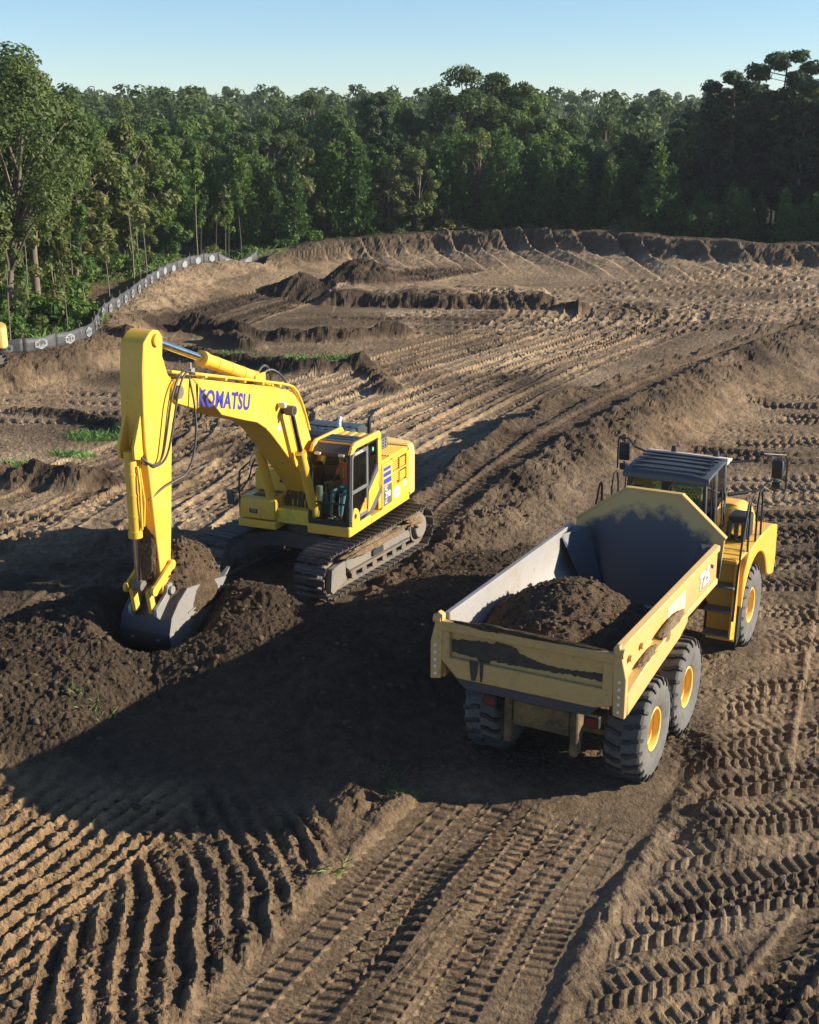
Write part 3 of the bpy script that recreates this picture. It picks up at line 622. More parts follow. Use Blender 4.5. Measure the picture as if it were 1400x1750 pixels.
for side in (-1, 1):
    xo = side * 1.30
    mb = MB()                                                  # chain rail under the shoes
    ring = track_path(60)
    for dx in (-0.16, 0.16):
        o_ = [(y, z) for y, z, a in ring]; 
        vs = []; fs = []
        for y, z, a in ring:
            ny, nz = math.sin(a), math.cos(a)
            for w_, q in ((-0.03, -0.015), (0.03, -0.015), (0.03, -0.095), (-0.03, -0.095)): vs.append((xo + dx + w_, y + ny * q, z + nz * q))
        n = len(ring)
        for i in range(n):
            for k in range(4): fs.append((i * 4 + k, i * 4 + (k + 1) % 4, ((i + 1) % n) * 4 + (k + 1) % 4, ((i + 1) % n) * 4 + k))
        mb.add(vs, fs)
    tr = uc(mb.build('track', M['under'], exc))
    for (y, z, a) in track_path(46):
        o = bpy.data.objects.new('track_shoe', shoe_me); COL.objects.link(o); o.parent = tr
        o.location = (xo, y, z); o.rotation_euler = (-a, 0, 0)
    s = side
    fr = MB()                                                  # side frame with its cover plates
    fr.prism([(-1.62, 0.32), (1.55, 0.32), (1.86, 0.42), (1.86, 0.60), (1.62, 0.72), (-1.45, 0.74), (-1.62, 0.66)], 'x', xo - 0.19, xo + 0.19)
    fr.prism([(-1.35, 0.42), (1.30, 0.42), (1.45, 0.52), (1.45, 0.70), (-1.35, 0.72)], 'x', xo + s * 0.19, xo + s * 0.30)
    fo = uc(fr.build('track_frame', M['frame_grey'], exc, 0.012))
    g = MB(); g.prism([(1.50, 0.26), (2.02, 0.10), (2.12, 0.20), (2.05, 0.66), (1.50, 0.72)], 'x', xo + s * 0.20, xo + s * 0.33)
    uc(g.build('idler_guard', M['frame_grey'], exc, 0.01))
    g = MB(); g.prism([(-0.10, 0.46), (0.36, 0.46), (0.36, 0.60), (-0.10, 0.60)], 'x', xo + s * 0.27, xo + s * 0.345); g.box((xo + s * 0.31, 0.13, 0.63), (0.10, 0.30, 0.03))
    uc(g.build('step', M['dark'], exc, 0.006))
    g = MB(); g.bb(min(xo + s * .20, xo + s * .36), max(xo + s * .20, xo + s * .36), -1.30, 1.35, 0.36, 0.42); uc(g.build('guard_rail', M['under'], exc, 0.008))
    g = MB(); g.lathe([(0.0, 0.30), (0.25, 0.30), (0.285, 0.27), (0.30, 0.22), (0.30, 0.0)], (xo, -1.98, 0.50), 'x', 28, 0, s)
    uc(g.build('final_drive', M['frame_grey'], exc))
    g = MB(); g.lathe([(0.30, 0.20), (0.385, 0.20), (0.385, 0.04), (0.30, 0.04)], (xo, -1.98, 0.50), 'x', 26, 0, s); g.lathe([(0.30, -0.20), (0.385, -0.20), (0.385, -0.04), (0.30, -0.04)], (xo, -1.98, 0.50), 'x', 26, 0, s)
    uc(g.build('sprocket', M['under'], exc))
    g = MB(); g.lathe([(0.0, 0.15), (0.33, 0.15), (0.375, 0.12), (0.375, -0.12), (0.33, -0.15), (0, -0.15)], (xo, 1.98, 0.50), 'x', 28, 0, s); uc(g.build('idler', M['under'], exc))
    for yy in (-1.3, -0.85, -0.4, 0.05, 0.5, 0.95, 1.35):
        g = MB(); g.cyl((xo - 0.2, yy, 0.20), (xo + 0.2, yy, 0.20), 0.10, n=14); uc(g.build('roller', M['under'], exc))
    for yy in (-0.7, 0.7):
        g = MB(); g.cyl((xo - 0.18, yy, 0.78), (xo + 0.18, yy, 0.78), 0.07, n=12); uc(g.build('carrier_roller', M['under'], exc))
mb = MB()
mb.prism([(-0.62, -0.75), (0.62, -0.75), (1.15, -1.35), (1.15, -0.9), (0.8, -0.4), (0.8, 0.4), (1.15, 0.9), (1.15, 1.35), (0.62, 0.75), (-0.62, 0.75), (-1.15, 1.35), (-1.15, 0.9), (-0.8, 0.4), (-0.8, -0.4), (-1.15, -0.9), (-1.15, -1.35)], 'z', 0.48, 0.84)
uc(mb.build('car_body', M['under'], exc, 0.02))
mb = MB(); mb.cyl((0, 0, 0.84), (0, 0, 1.02), 0.72, n=40); mb.cyl((0, 0, 1.0), (0, 0, 1.10), 0.66, n=40); mb.build('slewing_ring', M['under'], exc)

# ---- upper structure
mb = MB()
mb.bb(-1.42, 1.30, -1.95, 0.20, 1.10, 1.26); mb.bb(-1.42, -0.40, 0.2, 1.33, 1.10, 1.32); mb.bb(0.34, 1.28, 0.2, 1.40, 1.08, 1.26); mb.bb(-0.4, 0.34, 0.2, 0.75, 1.10, 1.22)
mb.build('revolving_frame', M['yel'], exc, 0.02)
# cab
X0, X1 = -1.415, -0.43
side = [(1.31, 1.32), (1.31, 1.55), (1.22, 2.86), (1.12, 3.04), (0.95, 3.12), (-0.28, 3.12), (-0.36, 3.02), (-0.36, 1.32)]
mb = MB()                                                      # yellow shell: roof, rear wall, sills, corner pillars
roof = [(1.18, 2.93), (1.10, 3.05), (0.95, 3.125), (-0.28, 3.125), (-0.37, 3.04), (-0.37, 2.93), (-0.27, 2.93), (-0.27, 2.99), (0.93, 2.99), (1.08, 2.88)]
def rib(poly, x0, x1, m=0): mb.prism(poly, 'x', x0, x1, m)
rib([(1.04, 2.97), (0.95, 3.03), (-0.28, 3.03), (-0.36, 2.97)], X0 + 0.06, X1 - 0.06)                       # roof slab
for xa, xb in ((X0, X0 + 0.07), (X1 - 0.07, X1)):
    rib([(1.215, 2.90), (1.12, 3.05), (0.96, 3.125), (-0.28, 3.125), (-0.37, 3.03), (-0.37, 2.90), (-0.22, 2.90), (-0.20, 2.98), (0.90, 2.98), (1.06, 2.90)], xa, xb)   # roof rails
    rib([(-0.37, 1.32), (-0.20, 1.32), (-0.20, 2.95), (-0.37, 2.95)], xa, xb)                                # rear pillars
mb.bb(X0 + .05, X1 - .05, 0.28, 0.92, 3.03, 3.085); mb.bb(X0 + 0.07, X1 - 0.07, -0.36, -0.33, 1.32, 2.2)
for k in range(4): mb.bb(X0 + .12 + k * 0.2, X0 + .24 + k * 0.2, -0.24, 0.26, 3.03, 3.055)
cab = mb.build('cab', M['yel'], exc, 0.022, 2)
mb = MB(); mb.bb(X0 + .07, X1 - .07, -0.33, 1.28, 1.325, 1.36); mb.build('floor', M['black'], cab)
mb = MB()
mb.prism([(0.93, 3.05), (1.10, 2.99), (1.19, 2.90), (1.16, 2.87), (1.06, 2.95), (0.92, 3.0)], 'x', X0 + 0.07, X1 - 0.07)
mb.bb(X0 + .10, X1 - .10, 0.30, 0.90, 3.086, 3.10); mb.bb(X0 + .16, X1 - .16, 0.66, 0.70, 3.10, 3.115); mb.bb(X0 + .16, X1 - .16, 0.48, 0.51, 3.10, 3.115)
mb.build('roof_hatch', M['hood'], cab, 0.008)
mb = MB()                                                      # black front frame
for xa, xb in ((X0 + 0.002, X0 + 0.075), (X1 - 0.075, X1 - 0.002)):
    mb.prism([(1.315, 1.34), (1.315, 1.56), (1.225, 2.90), (1.15, 2.90), (1.23, 1.56), (1.23, 1.34)], 'x', xa, xb)
mb.prism([(1.312, 1.345), (1.312, 1.42), (1.25, 1.42), (1.25, 1.345)], 'x', X0 + .07, X1 - .07); mb.prism([(1.228, 2.84), (1.222, 2.90), (1.16, 2.90), (1.17, 2.84)], 'x', X0 + .07, X1 - .07)
mb.prism([(1.30, 1.80), (1.297, 1.835), (1.25, 1.835), (1.25, 1.80)], 'x', X0 + .07, X1 - .07)
mb.build('front_frame', M['black'], cab, 0.006)
def pane(name, quad, parent=cab, mat='glass', th=0.006):
    a, b, c_, d_ = [Vector(q) for q in quad]; n = (b - a).cross(d_ - a).normalized() * th
    g = MB(); g.add([a, b, c_, d_, a + n, b + n, c_ + n, d_ + n], [(0, 1, 2, 3), (7, 6, 5, 4), (0, 4, 5, 1), (1, 5, 6, 2), (2, 6, 7, 3), (3, 7, 4, 0)])
    return g.build(name, M[mat], parent)
pane('windscreen', [(X0 + .07, 1.285, 1.83), (X1 - .07, 1.285, 1.83), (X1 - .07, 1.205, 2.85), (X0 + .07, 1.205, 2.85)])
pane('lower_windscreen', [(X0 + .07, 1.295, 1.42), (X1 - .07, 1.295, 1.42), (X1 - .07, 1.285, 1.80), (X0 + .07, 1.285, 1.80)])
# left side: door with two panes, dark rear quarter, yellow flash
xs = X0 - 0.012
mb = MB()
door = [(1.24, 1.42), (1.17, 2.82), (1.08, 2.92), (0.36, 2.92), (0.36, 1.95), (0.95, 1.40)]
def ring_plate(mb, outer, inner, x0, x1, m=0):
    n = len(outer); v = [(x0, *q) for q in outer] + [(x0, *q) for q in inner] + [(x1, *q) for q in outer] + [(x1, *q) for q in inner]; f = []
    for i in range(n):
        j = (i + 1) % n; f += [(i, j, n + j, n + i), (2 * n + i, 3 * n + i, 3 * n + j, 2 * n + j), (i, 2 * n + i, 2 * n + j, j), (n + i, n + j, 3 * n + j, 3 * n + i)]
    mb.add(v, f, m)
cx_, cz_ = 0.80, 2.2
ring_plate(mb, [(1.235, 1.42), (1.16, 2.84), (1.08, 2.92), (0.36, 2.92), (0.36, 1.42)], [(1.17, 1.50), (1.105, 2.78), (1.06, 2.84), (0.44, 2.84), (0.44, 1.50)], xs, xs + 0.03)
mb.bb(xs, xs + 0.03, 0.42, 1.16, 2.02, 2.09)
dr = mb.build('door', M['grey'], cab, 0.004)
mb = MB(); mb.tube([(xs - 0.03, 0.50, 1.55), (xs - 0.05, 0.50, 1.62), (xs - 0.05, 0.47, 2.0), (xs - 0.03, 0.47, 2.05)], 0.012); mb.build('door_handle', M['black'], dr)
def pane_x(name, poly, x, parent, mat='glass', th=0.006):
    g = MB(); g.prism(poly, 'x', x, x + th); return g.build(name, M[mat], parent)
pane_x('door_window', [(1.145, 2.09), (1.105, 2.78), (1.06, 2.84), (0.44, 2.84), (0.44, 2.09)], xs + 0.012, dr)
pane_x('lower_door_window', [(1.17, 1.50), (1.15, 2.02), (0.44, 2.02), (0.44, 1.50)], xs + 0.012, dr)
pane_x('rear_quarter_window', [(0.33, 2.0), (0.33, 2.93), (-0.20, 2.95), (-0.20, 2.38)], X0 + 0.02, cab)
mb = MB(); mb.prism([(0.36, 1.42), (0.36, 2.95), (0.29, 2.95), (0.29, 1.42)], 'x', X0 + .01, X0 + .06); mb.build('centre_pillar', M['black'], cab)
mb = MB(); mb.prism([(-0.20, 2.40), (0.34, 1.98), (0.34, 1.86), (-0.20, 2.24)], 'x', X0 - .006, X0 + .03)
mb.prism([(0.90, 1.42), (1.0, 1.42), (1.0, 1.34), (0.6, 1.34), (0.30, 1.42), (-0.37, 1.86), (-0.37, 1.70), (0.10, 1.34), (0.9, 1.34)], 'x', X0 - .006, X0 + .03)
mb.build('graphite_flash', M['decalgrey'], cab, 0.003)
mb = MB(); mb.prism([(0.34, 1.86), (-0.37, 2.33), (-0.37, 1.86), (0.30, 1.42), (0.90, 1.40), (0.42, 1.80)], 'x', X0 + .0, X0 + .03); mb.build('side_panel', M['yel'], cab, 0.004)
mb = MB(); mb.prism([(1.02 + .19 * math.cos(a), 1.42 + .19 * math.sin(a) * 1.4) for a in [k * math.pi / 10 for k in range(11)]] + [(0.83, 1.30), (1.21, 1.30)], 'x', X0 - .02, X0 + .02); gm = mb.build('door_guard', M['yel'], cab, 0.006)
mb = MB(); mb.lathe([(0.0, -.024), (0.06, -.024), (0.06, -.012)], (X0, 1.05, 1.52), 'x', 14); mb.build('latch', M['black'], gm)
pane_x('right_window', [(1.15, 1.6), (1.13, 2.86), (-0.18, 2.86), (-0.18, 1.6)], X1 - 0.04, cab); mb = MB(); mb.bb(X1 - .05, X1 - .01, -0.2, 1.23, 1.33, 1.60); mb.build('right_wall', M['black'], cab)
pane('rear_window', [(X1 - .07, -0.345, 2.2), (X0 + .07, -0.345, 2.2), (X0 + .07, -0.345, 2.9), (X1 - .07, -0.345, 2.9)])
letter('brand_strip', 'KOMATSU', 0.075, M['white'], cab, Vector((X0 - 0.016, 0.82, 2.88)), frame3((0, -1, 0), (0, 0, 1)), 0.001, 1.1)
mb = MB(); mb.prism([(0.05 + .045 * math.cos(a), 2.78 + .05 * math.sin(a)) for a in [k * math.pi / 5 for k in range(10)]], 'x', X0 + .012, X0 + .019); mb.build('sticker', M['green'], cab)
mb = MB(); mb.tube([(X0 + .2, 1.30, 2.62), (X0 + .25, 1.30, 2.68), (X1 - .15, 1.28, 2.60)], 0.009); mb.build('wiper', M['black'], cab)
for xx in (X0 + .2, X1 - .22):
    mb = MB(); mb.box((xx, 1.24, 2.885), (0.14, 0.07, 0.055)); mb.build('cab_lamp', M['lens'], cab, 0.01)
mb = MB(); mb.bb(-1.15, -0.70, 0.12, 0.58, 1.62, 1.80); mb.prism([(0.10, 1.78), (0.20, 1.78), (0.12, 2.55), (0.02, 2.55)], 'x', -1.14, -0.71); mb.bb(-1.05, -.80, .0, .1, 2.56, 2.76); mb.bb(-1.08, -0.77, 0.2, 0.5, 1.36, 1.62)
mb.build('operator_seat', M['seat'], cab, 0.03, 2)
mb = MB(); mb.bb(-1.32, -1.18, 0.25, 0.75, 1.40, 1.88); mb.bb(-0.66, -0.50, 0.2, 0.8, 1.40, 1.88); mb.bb(-0.62, -0.50, 0.95, 1.1, 1.40, 2.1); mb.build('console', M['grey'], cab, 0.02)
for xx in (-1.22, -0.60):
    mb = MB(); mb.cyl((xx, 0.68, 1.88), (xx, 0.72, 2.06), 0.018, 0.025, 8); mb.build('control_lever', M['black'], cab)
for xx in (-1.02, -0.86):
    mb = MB(); mb.tube([(xx, 1.0, 1.36), (xx, 1.02, 1.62), (xx, 0.95, 1.95)], 0.012); mb.box((xx, 1.05, 1.42), (0.09, 0.2, 0.03)); mb.build('travel_pedal', M['steel'], cab)

# ---- engine house: left side door with louvres, hood, counterweight
mb = MB(); LX = -1.42
lou = [(-1.30, -1.02, 2.02, 2.26), (-1.72, -1.44, 2.00, 2.22), (-1.34, -1.06, 1.72, 1.94), (-1.74, -1.46, 1.70, 1.90)]
mb.prism([(-0.40, 1.26), (-0.40, 2.20), (-0.52, 2.34), (-1.98, 2.34), (-1.98, 1.26)], 'x', LX + 0.06, 0.2)
mb.bb(LX, LX + .06, -0.98, -0.40, 1.27, 2.30); mb.bb(LX, LX + .06, -1.98, -1.78, 1.27, 2.30); mb.bb(LX, LX + .06, -1.78, -0.98, 1.27, 1.66); mb.bb(LX, LX + .06, -1.78, -0.98, 2.27, 2.32); mb.bb(LX, LX + .06, -1.40, -1.38, 1.66, 2.27)
mb.bb(LX, LX + .06, -1.78, -0.98, 1.95, 1.985)
es = mb.build('engine_side', M['yel'], exc, 0.008)
mb = MB()
for (a, b, z0, z1) in lou: mb.bb(LX + .045, LX + .058, a - .04, b + .04, z0 - 0.02, z1 + 0.02)
mb.build('louvre_backing', M['black'], es)
for (a, b, z0, z1) in lou:
    for k in range(5):
        z = z0 + (k + .5) * (z1 - z0) / 5; g = MB(); g.box((LX + .03, (a + b) / 2, z), (0.026, b - a + .05, 0.010), ry=R(-35)); g.build('louvre_slat', M['pipe_yel'], es)
for k, (z, h_, cc) in enumerate(((2.17, 0.075, 'blue'), (2.04, 0.095, 'blue'), (1.885, 0.12, 'blue'))):
    g = MB(); g.prism([(-0.46, z - h_ / 2), (-0.86 - .02 * k, z - h_ / 2), (-0.86 - .02 * k, z + h_ / 2), (-0.46, z + h_ / 2)], 'x', LX - .004, LX); g.build('blue_stripe', M[cc], es)
g = MB(); g.prism([(-0.46, 1.32), (-0.92, 1.32), (-0.92, 1.78), (-0.46, 1.78)], 'x', LX - .004, LX); bd = g.build('model_badge', M['decalgrey'], es)
fm = frame3((0, -1, 0), (0, 0, 1))
letter('lettering', 'PC', 0.15, M['white'], bd, Vector((LX - .006, -0.59, 1.705)), fm, 0.002, 0.95)
letter('lettering', '290', 0.20, M['white'], bd, Vector((LX - .006, -0.69, 1.555)), fm, 0.003, 1.0)
letter('lettering', 'LC', 0.13, M['white'], bd, Vector((LX - .006, -0.59, 1.405)), fm, 0.002, 0.95)
def hexlogo(mb, c, rw, rh, x0, x1, m=0): mb.prism([(c[0] + rw * q[0], c[1] + rh * q[1]) for q in ((-1, -.5), (0, -1), (1, -.5), (1, .5), (0, 1), (-1, .5))], 'x', x0, x1, m)
g = MB(); hexlogo(g, (-1.22, 1.48), 0.17, 0.15, LX - .004, LX); hx = g.build('fleet_sticker', M['white'], es)
g = MB()
for k in range(4): g.bb(LX - .007, LX - .004, -1.33 + k * .065, -1.295 + k * .065, 1.45, 1.51)
g.bb(LX - .007, LX - .004, -1.30, -1.14, 1.545, 1.555); g.bb(LX - .007, LX - .004, -1.30, -1.14, 1.405, 1.415); g.build('sticker_print', M['grey'], hx)
g = MB(); g.bb(LX - .004, LX, -1.75, -1.58, 1.50, 1.66); wl = g.build('warning_label', M['white'], es); g = MB(); g.bb(LX - .007, LX - .004, -1.72, -1.62, 1.60, 1.61); g.bb(LX - .007, LX - .004, -1.72, -1.62, 1.56, 1.575); g.build('label_print', M['black'], wl)
mb = MB()                                                      # top deck of the engine house
mb.bb(-1.36, 1.26, -1.98, -0.42, 2.33, 2.37)
for k in range(7): mb.bb(-1.34 + k * .07, -1.30 + k * .07, -1.9, -0.95, 2.37, 2.39)
mb.build('hood_deck', M['yel'], exc, 0.005)
mb = MB(); mb.prism([(-0.40, 2.36), (-0.40, 2.66), (-0.55, 2.74), (-1.55, 2.72), (-1.70, 2.60), (-1.70, 2.36)], 'x', -0.98, -0.42)
hd = mb.build('cooling_hood', M['hood'], exc, 0.02)
for k in range(9):
    g = MB(); g.bb(-1.0, -0.98, -1.62 + k * .13, -1.545 + k * .13, 2.42, 2.66); g.build('grille_bar', M['grey'], hd)
for k in range(4):
    g = MB(); g.bb(-1.005, -0.985, -1.64, -0.46, 2.43 + k * .07, 2.455 + k * .07); g.build('grille_bar', M['grey'], hd)
mb = MB(); mb.prism([(-0.55, 2.36), (-0.55, 2.74), (-0.72, 2.86), (-1.80, 2.86), (-1.95, 2.72), (-1.95, 2.36)], 'x', -0.36, 0.95)
hd2 = mb.build('engine_hood', M['hood'], exc, 0.03)
for k in range(6):
    g = MB(); g.bb(-0.2 + k * .18, -0.08 + k * .18, -1.5, -0.9, 2.86, 2.872); g.build('hood_vent', M['dark'], hd2)
mb = MB(); mb.tube([(-0.62, -1.45, 2.70), (-0.62, -1.45, 2.98), (-0.62, -1.48, 3.06), (-0.62, -1.58, 3.10)], 0.05, 10, smooth=1); mb.build('exhaust_pipe', M['black'], exc)
mb = MB(); mb.tube([(0.05, -1.25, 2.86), (0.05, -1.25, 3.02), (0.05, -1.32, 3.08)], 0.045, 10, smooth=1); mb.build('intake_pipe', M['white'], exc)
mb = MB(); cwp = [(-1.42, -1.99), (-1.42, -2.28), (-1.28, -2.46), (-0.7, -2.62), (0, -2.66), (0.7, -2.62), (1.28, -2.46), (1.42, -2.28), (1.42, -1.99)]
rings = []
for z, q in ((1.12, .93), (1.22, 1.0), (2.20, 1.0), (2.34, .985), (2.40, .95)):
    rings.append([(x * (q if abs(x) > .1 else 1), -1.99 + (y + 1.99) * q, z) for x, y in cwp])
mb.loft(rings); mb.build('counterweight', M['cream'], exc, 0.03, 2)
# rails on the hood
mb = MB(); mb.tube([(-0.42, -0.45, 2.74), (-0.42, -0.45, 3.05), (0.5, -0.5, 3.05), (0.5, -0.5, 2.8)], 0.016); mb.build('hood_rail', M['black'], exc)
# ---- right-hand side boxes, rail and mirror
def boxpart(name, x0, x1, y0, y1, z0, z1, sl=0.06):
    g = MB(); g.prism([(y0, z0), (y1, z0), (y1, z1 - sl), (y1 - sl, z1), (y0, z1)], 'x', x0, x1); return g.build(name, M['yel'], exc, 0.018, 2)
b1 = boxpart('tool_box', 0.36, 1.25, 0.62, 1.40, 1.30, 1.76); 
g = MB(); g.bb(0.5, 1.05, 0.72, 0.86, 1.76, 1.775); g.bb(0.48, 1.0, 0.98, 1.2, 1.76, 1.775); g.build('tread_plate', M['dark'], b1); g = MB(); g.bb(0.78, 0.98, 1.40, 1.406, 1.42, 1.52); g.build('maker_plate', M['black'], b1)
g = MB(); g.bb(0.80, 0.95, 1.406, 1.411, 1.45, 1.52); g.build('label_print', M['grey'], b1)
b2 = boxpart('fuel_tank_step', 0.36, 1.25, -0.05, 0.64, 1.26, 2.20); g = MB(); g.bb(0.5, 1.0, 0.15, 0.35, 2.20, 2.215); g.build('tread_plate', M['dark'], b2); g = MB(); g.bb(0.5, 0.62, 0.64, 0.646, 1.95, 2.02); g.build('maker_plate', M['black'], b2)
b3 = boxpart('fuel_tank', 0.30, 1.27, -1.0, -0.03, 1.26, 2.42)
boxpart('pump_house', 0.2, 1.30, -1.98, -0.98, 1.26, 2.34)
mb = MB(); mb.tube([(1.22, 1.38, 1.30), (1.22, 1.40, 2.30), (1.22, 1.25, 2.36), (1.22, 0.80, 2.45), (1.22, 0.45, 2.80), (1.22, -0.5, 2.85), (1.22, -0.6, 2.42)], 0.020, 8, smooth=1)
mb.tube([(1.22, 1.40, 1.86), (1.20, 1.30, 1.90), (1.20, 0.95, 2.10), (1.20, 0.85, 2.35), (1.20, 0.3, 2.68), (1.20, -0.5, 2.70)], 0.018, 8, smooth=1)
hr = mb.build('handrail', M['black'], exc)
mb = MB(); mb.tube([(1.22, 1.40, 1.86), (1.34, 1.44, 1.84)], 0.014); mb.build('mirror_bracket', M['black'], exc)
mb = MB(); mb.box((1.42, 1.45, 1.74), (0.17, 0.06, 0.34), ry=R(5)); mb.build('mirror', M['hood'], exc, 0.025, 2)

# ---- boom, arm, bucket and rams
BW = 0.31
boomp = [(0.02, 1.62), (0.30, 1.42), (0.62, 1.52), (1.0, 2.02), (1.64, 2.66), (2.25, 3.24), (2.60, 3.56), (2.83, 3.74), (3.17, 3.93), (3.6, 4.06), (4.48, 4.35), (5.60, 4.74), (5.95, 4.86), (6.08, 4.98), (6.06, 5.16), (5.92, 5.28), (5.60, 5.27), (5.43, 5.22), (4.01, 4.88), (2.6, 4.55), (2.18, 4.43), (1.85, 4.34), (1.55, 4.18), (1.33, 3.95), (1.18, 3.72), (0.81, 2.95), (0.35, 2.25), (0.08, 1.92)]
mb = MB(); body = [q for q in boomp if q[0] < 5.65]; 
mb.prism([q for q in boomp if q[0] < 5.5] , 'x', -BW, BW)
mb.prism([(5.3, 4.62), (5.95, 4.86), (6.08, 4.98), (6.06, 5.16), (5.92, 5.28), (5.3, 5.19)], 'x', -BW + .02, -BW + .16); mb.prism([(5.3, 4.62), (5.95, 4.86), (6.08, 4.98), (6.06, 5.16), (5.92, 5.28), (5.3, 5.19)], 'x', BW - .16, BW - .02)
boom = mb.build('boom', M['yel'], exc, 0.012)
mb = MB(); mb.cyl((-.40, .28, 1.68), (.40, .28, 1.68), .13, n=18); mb.build('pin', M['under'], boom)
mb = MB(); mb.bb(-.50, -.34, -.1, .55, 1.2, 1.95); mb.bb(.34, .50, -.1, .55, 1.2, 1.95); mb.build('boom_bracket', M['yel'], exc, 0.02)
d = Vector((5.43 - 2.18, 5.22 - 4.43)).normalized()
rd = (0, -d.x, -d.y)                                           # reading runs from the boom tip back to the cab on this side
tx = letter('lettering', 'KOMATSU', 0.43, M['purple'], boom, Vector((-BW - .004, 4.36, 4.60)), frame3(rd, (0, 0, 1)), 0.014, 0.90, 1.08)
g = MB(); g.prism([(3.93, 4.70), (3.86, 4.683), (3.87, 4.60), (3.94, 4.615)], 'x', -BW - .008, -BW + .001); g.build('lettering', M['purple'], boom)
for (yy, zz, a_, b_, mt_) in ((2.28, 3.62, .10, .09, 'white'), (2.30, 3.76, .07, .05, 'black'), (5.25, 5.0, .05, .10, 'black')):
    g = MB(); g.bb(-BW - .004, -BW, yy - a_ / 2, yy + a_ / 2, zz - b_ / 2, zz + b_ / 2); g.build('warning_label', M[mt_], boom)
for pp in ([(2.75, 3.70), (2.80, 3.69), (2.55, 4.50), (2.50, 4.49)], [(5.28, 4.66), (5.31, 4.66), (5.25, 5.16), (5.22, 5.16)]):
    g = MB(); g.prism(pp, 'x', -BW - .006, -BW + .002); g.build('weld_seam', M['yel_dirty'], boom)
# lines and hoses along the boom top
for k, xx in enumerate((-0.30, -0.22, 0.20, 0.28)):
    g = MB(); g.tube([(xx, 0.92, 3.30), (xx, 1.20, 3.92), (xx, 1.52, 4.33), (xx, 1.9, 4.47), (xx, 2.6, 4.64), (xx, 4.0, 4.97), (xx, 5.35, 5.29)], 0.028, 8, smooth=1); g.build('hydraulic_pipe', M['pipe_yel'], boom)
for t in (2.2, 2.9, 3.6, 4.3, 5.0):
    z = 4.43 + (t - 2.18) * .243; g = MB(); g.box((-.26, t, z + .06), (.14, .06, .05)); g.box((.24, t, z + .06), (.14, .06, .05)); g.build('pipe_clamp', M['pipe_yel'], boom)
def ram(name, p0, p1, frac, rb, rr, n=18, mat='yel', parent=exc):
    p0, p1 = Vector(p0), Vector(p1); q = p0.lerp(p1, frac); dn = (p1 - p0).normalized()
    g = MB(); g.cyl(p0, q, rb, n=n); g.cyl(q - dn * .10, q + dn * .02, rb * 1.18, n=n); g.cyl(p0 - dn * .04, p0 + dn * .06, rb * 1.1, n=n); g.cyl(p0 - dn * .02, p0 + dn * .03, rb * 0.8, n=n)
    for s_ in (.25, .5, .75):
        c_ = p0.lerp(q, s_); g.cyl(c_ - dn * .025, c_ + dn * .025, rb * 1.07, n=n)
    o = g.build(name, M[mat], parent); g = MB(); g.cyl(q, p1, rr, n=n); g.build('rod', M['chrome'], o)
    g = MB(); ax = Vector((1, 0, 0)); g.cyl(p1 - ax * rb * .9, p1 + ax * rb * .9, rr * 1.7, n=14); g.build('rod_eye', M['under'], o); return o
for s_ in (-1, 1):
    bc = ram('boom_cylinder', (s_ * .50, 1.15, 1.50), (s_ * .50, 2.12, 3.98), 0.60, 0.105, 0.062)
g = MB(); g.cyl((-.60, 2.12, 3.98), (.60, 2.12, 3.98), .085, n=16); g.build('pin', M['black'], boom)
g = MB(); g.box((-.42, 2.30, 4.12), (.14, .10, .11)); g.build('boom_lamp', M['lens'], boom, 0.012)
g = MB(); g.bb(-.40, .40, .75, 1.25, 1.22, 1.55); g.build('cylinder_bracket', M['yel_dirty'], exc, 0.02)
for s_ in range(7):
    xx = -.34 + s_ * .1; g = MB(); g.tube([(xx, .70, 1.25), (xx, .95, 1.35), (xx + .02, 1.0, 1.75), (xx, .75, 2.0), (xx * .6, .45, 2.05)], .026, 7, smooth=2); g.build('hose', M['hose'], exc)
for s_ in range(4):
    xx = -.30 + s_ * .15; g = MB(); g.cyl((xx, .92, 1.25), (xx, .92, 1.62), .035, n=8); g.cyl((xx, .92, 1.60), (xx, .92, 1.70), .05, n=8); g.build('hydraulic_pipe', M['pipe_yel'], exc)
AW = 0.235
armp = [(6.20, 6.08), (6.30, 6.20), (6.46, 6.24), (6.58, 6.20), (6.78, 6.05), (6.86, 5.6), (6.90, 4.9), (6.90, 4.3), (6.80, 3.25), (6.70, 2.15), (6.64, 1.50), (6.56, 1.40), (6.42, 1.40), (6.36, 1.50), (6.33, 2.05), (6.24, 2.75), (6.14, 3.75), (6.05, 4.5), (5.86, 4.85), (5.80, 5.05), (5.90, 5.20), (6.10, 5.40), (6.24, 5.75)]
mb = MB(); mb.prism(armp, 'x', -AW, AW); arm = mb.build('arm', M['yel'], exc, 0.012)
g = MB(); g.cyl((-.36, 5.93, 5.06), (.36, 5.93, 5.06), .12, n=18); g.build('pin', M['under'], arm)
g = MB(); g.cyl((-.29, 6.42, 6.06), (.29, 6.42, 6.06), .115, n=18); g.build('pin', M['yel'], arm)
for s_ in (-1, 1):
    g = MB(); g.prism([(6.84, 5.0), (7.16, 4.30), (7.16, 4.10), (7.0, 4.06), (6.80, 4.2)], 'x', s_ * .15 - .03, s_ * .15 + .03); g.build('cylinder_lug', M['yel'], arm, 0.006)
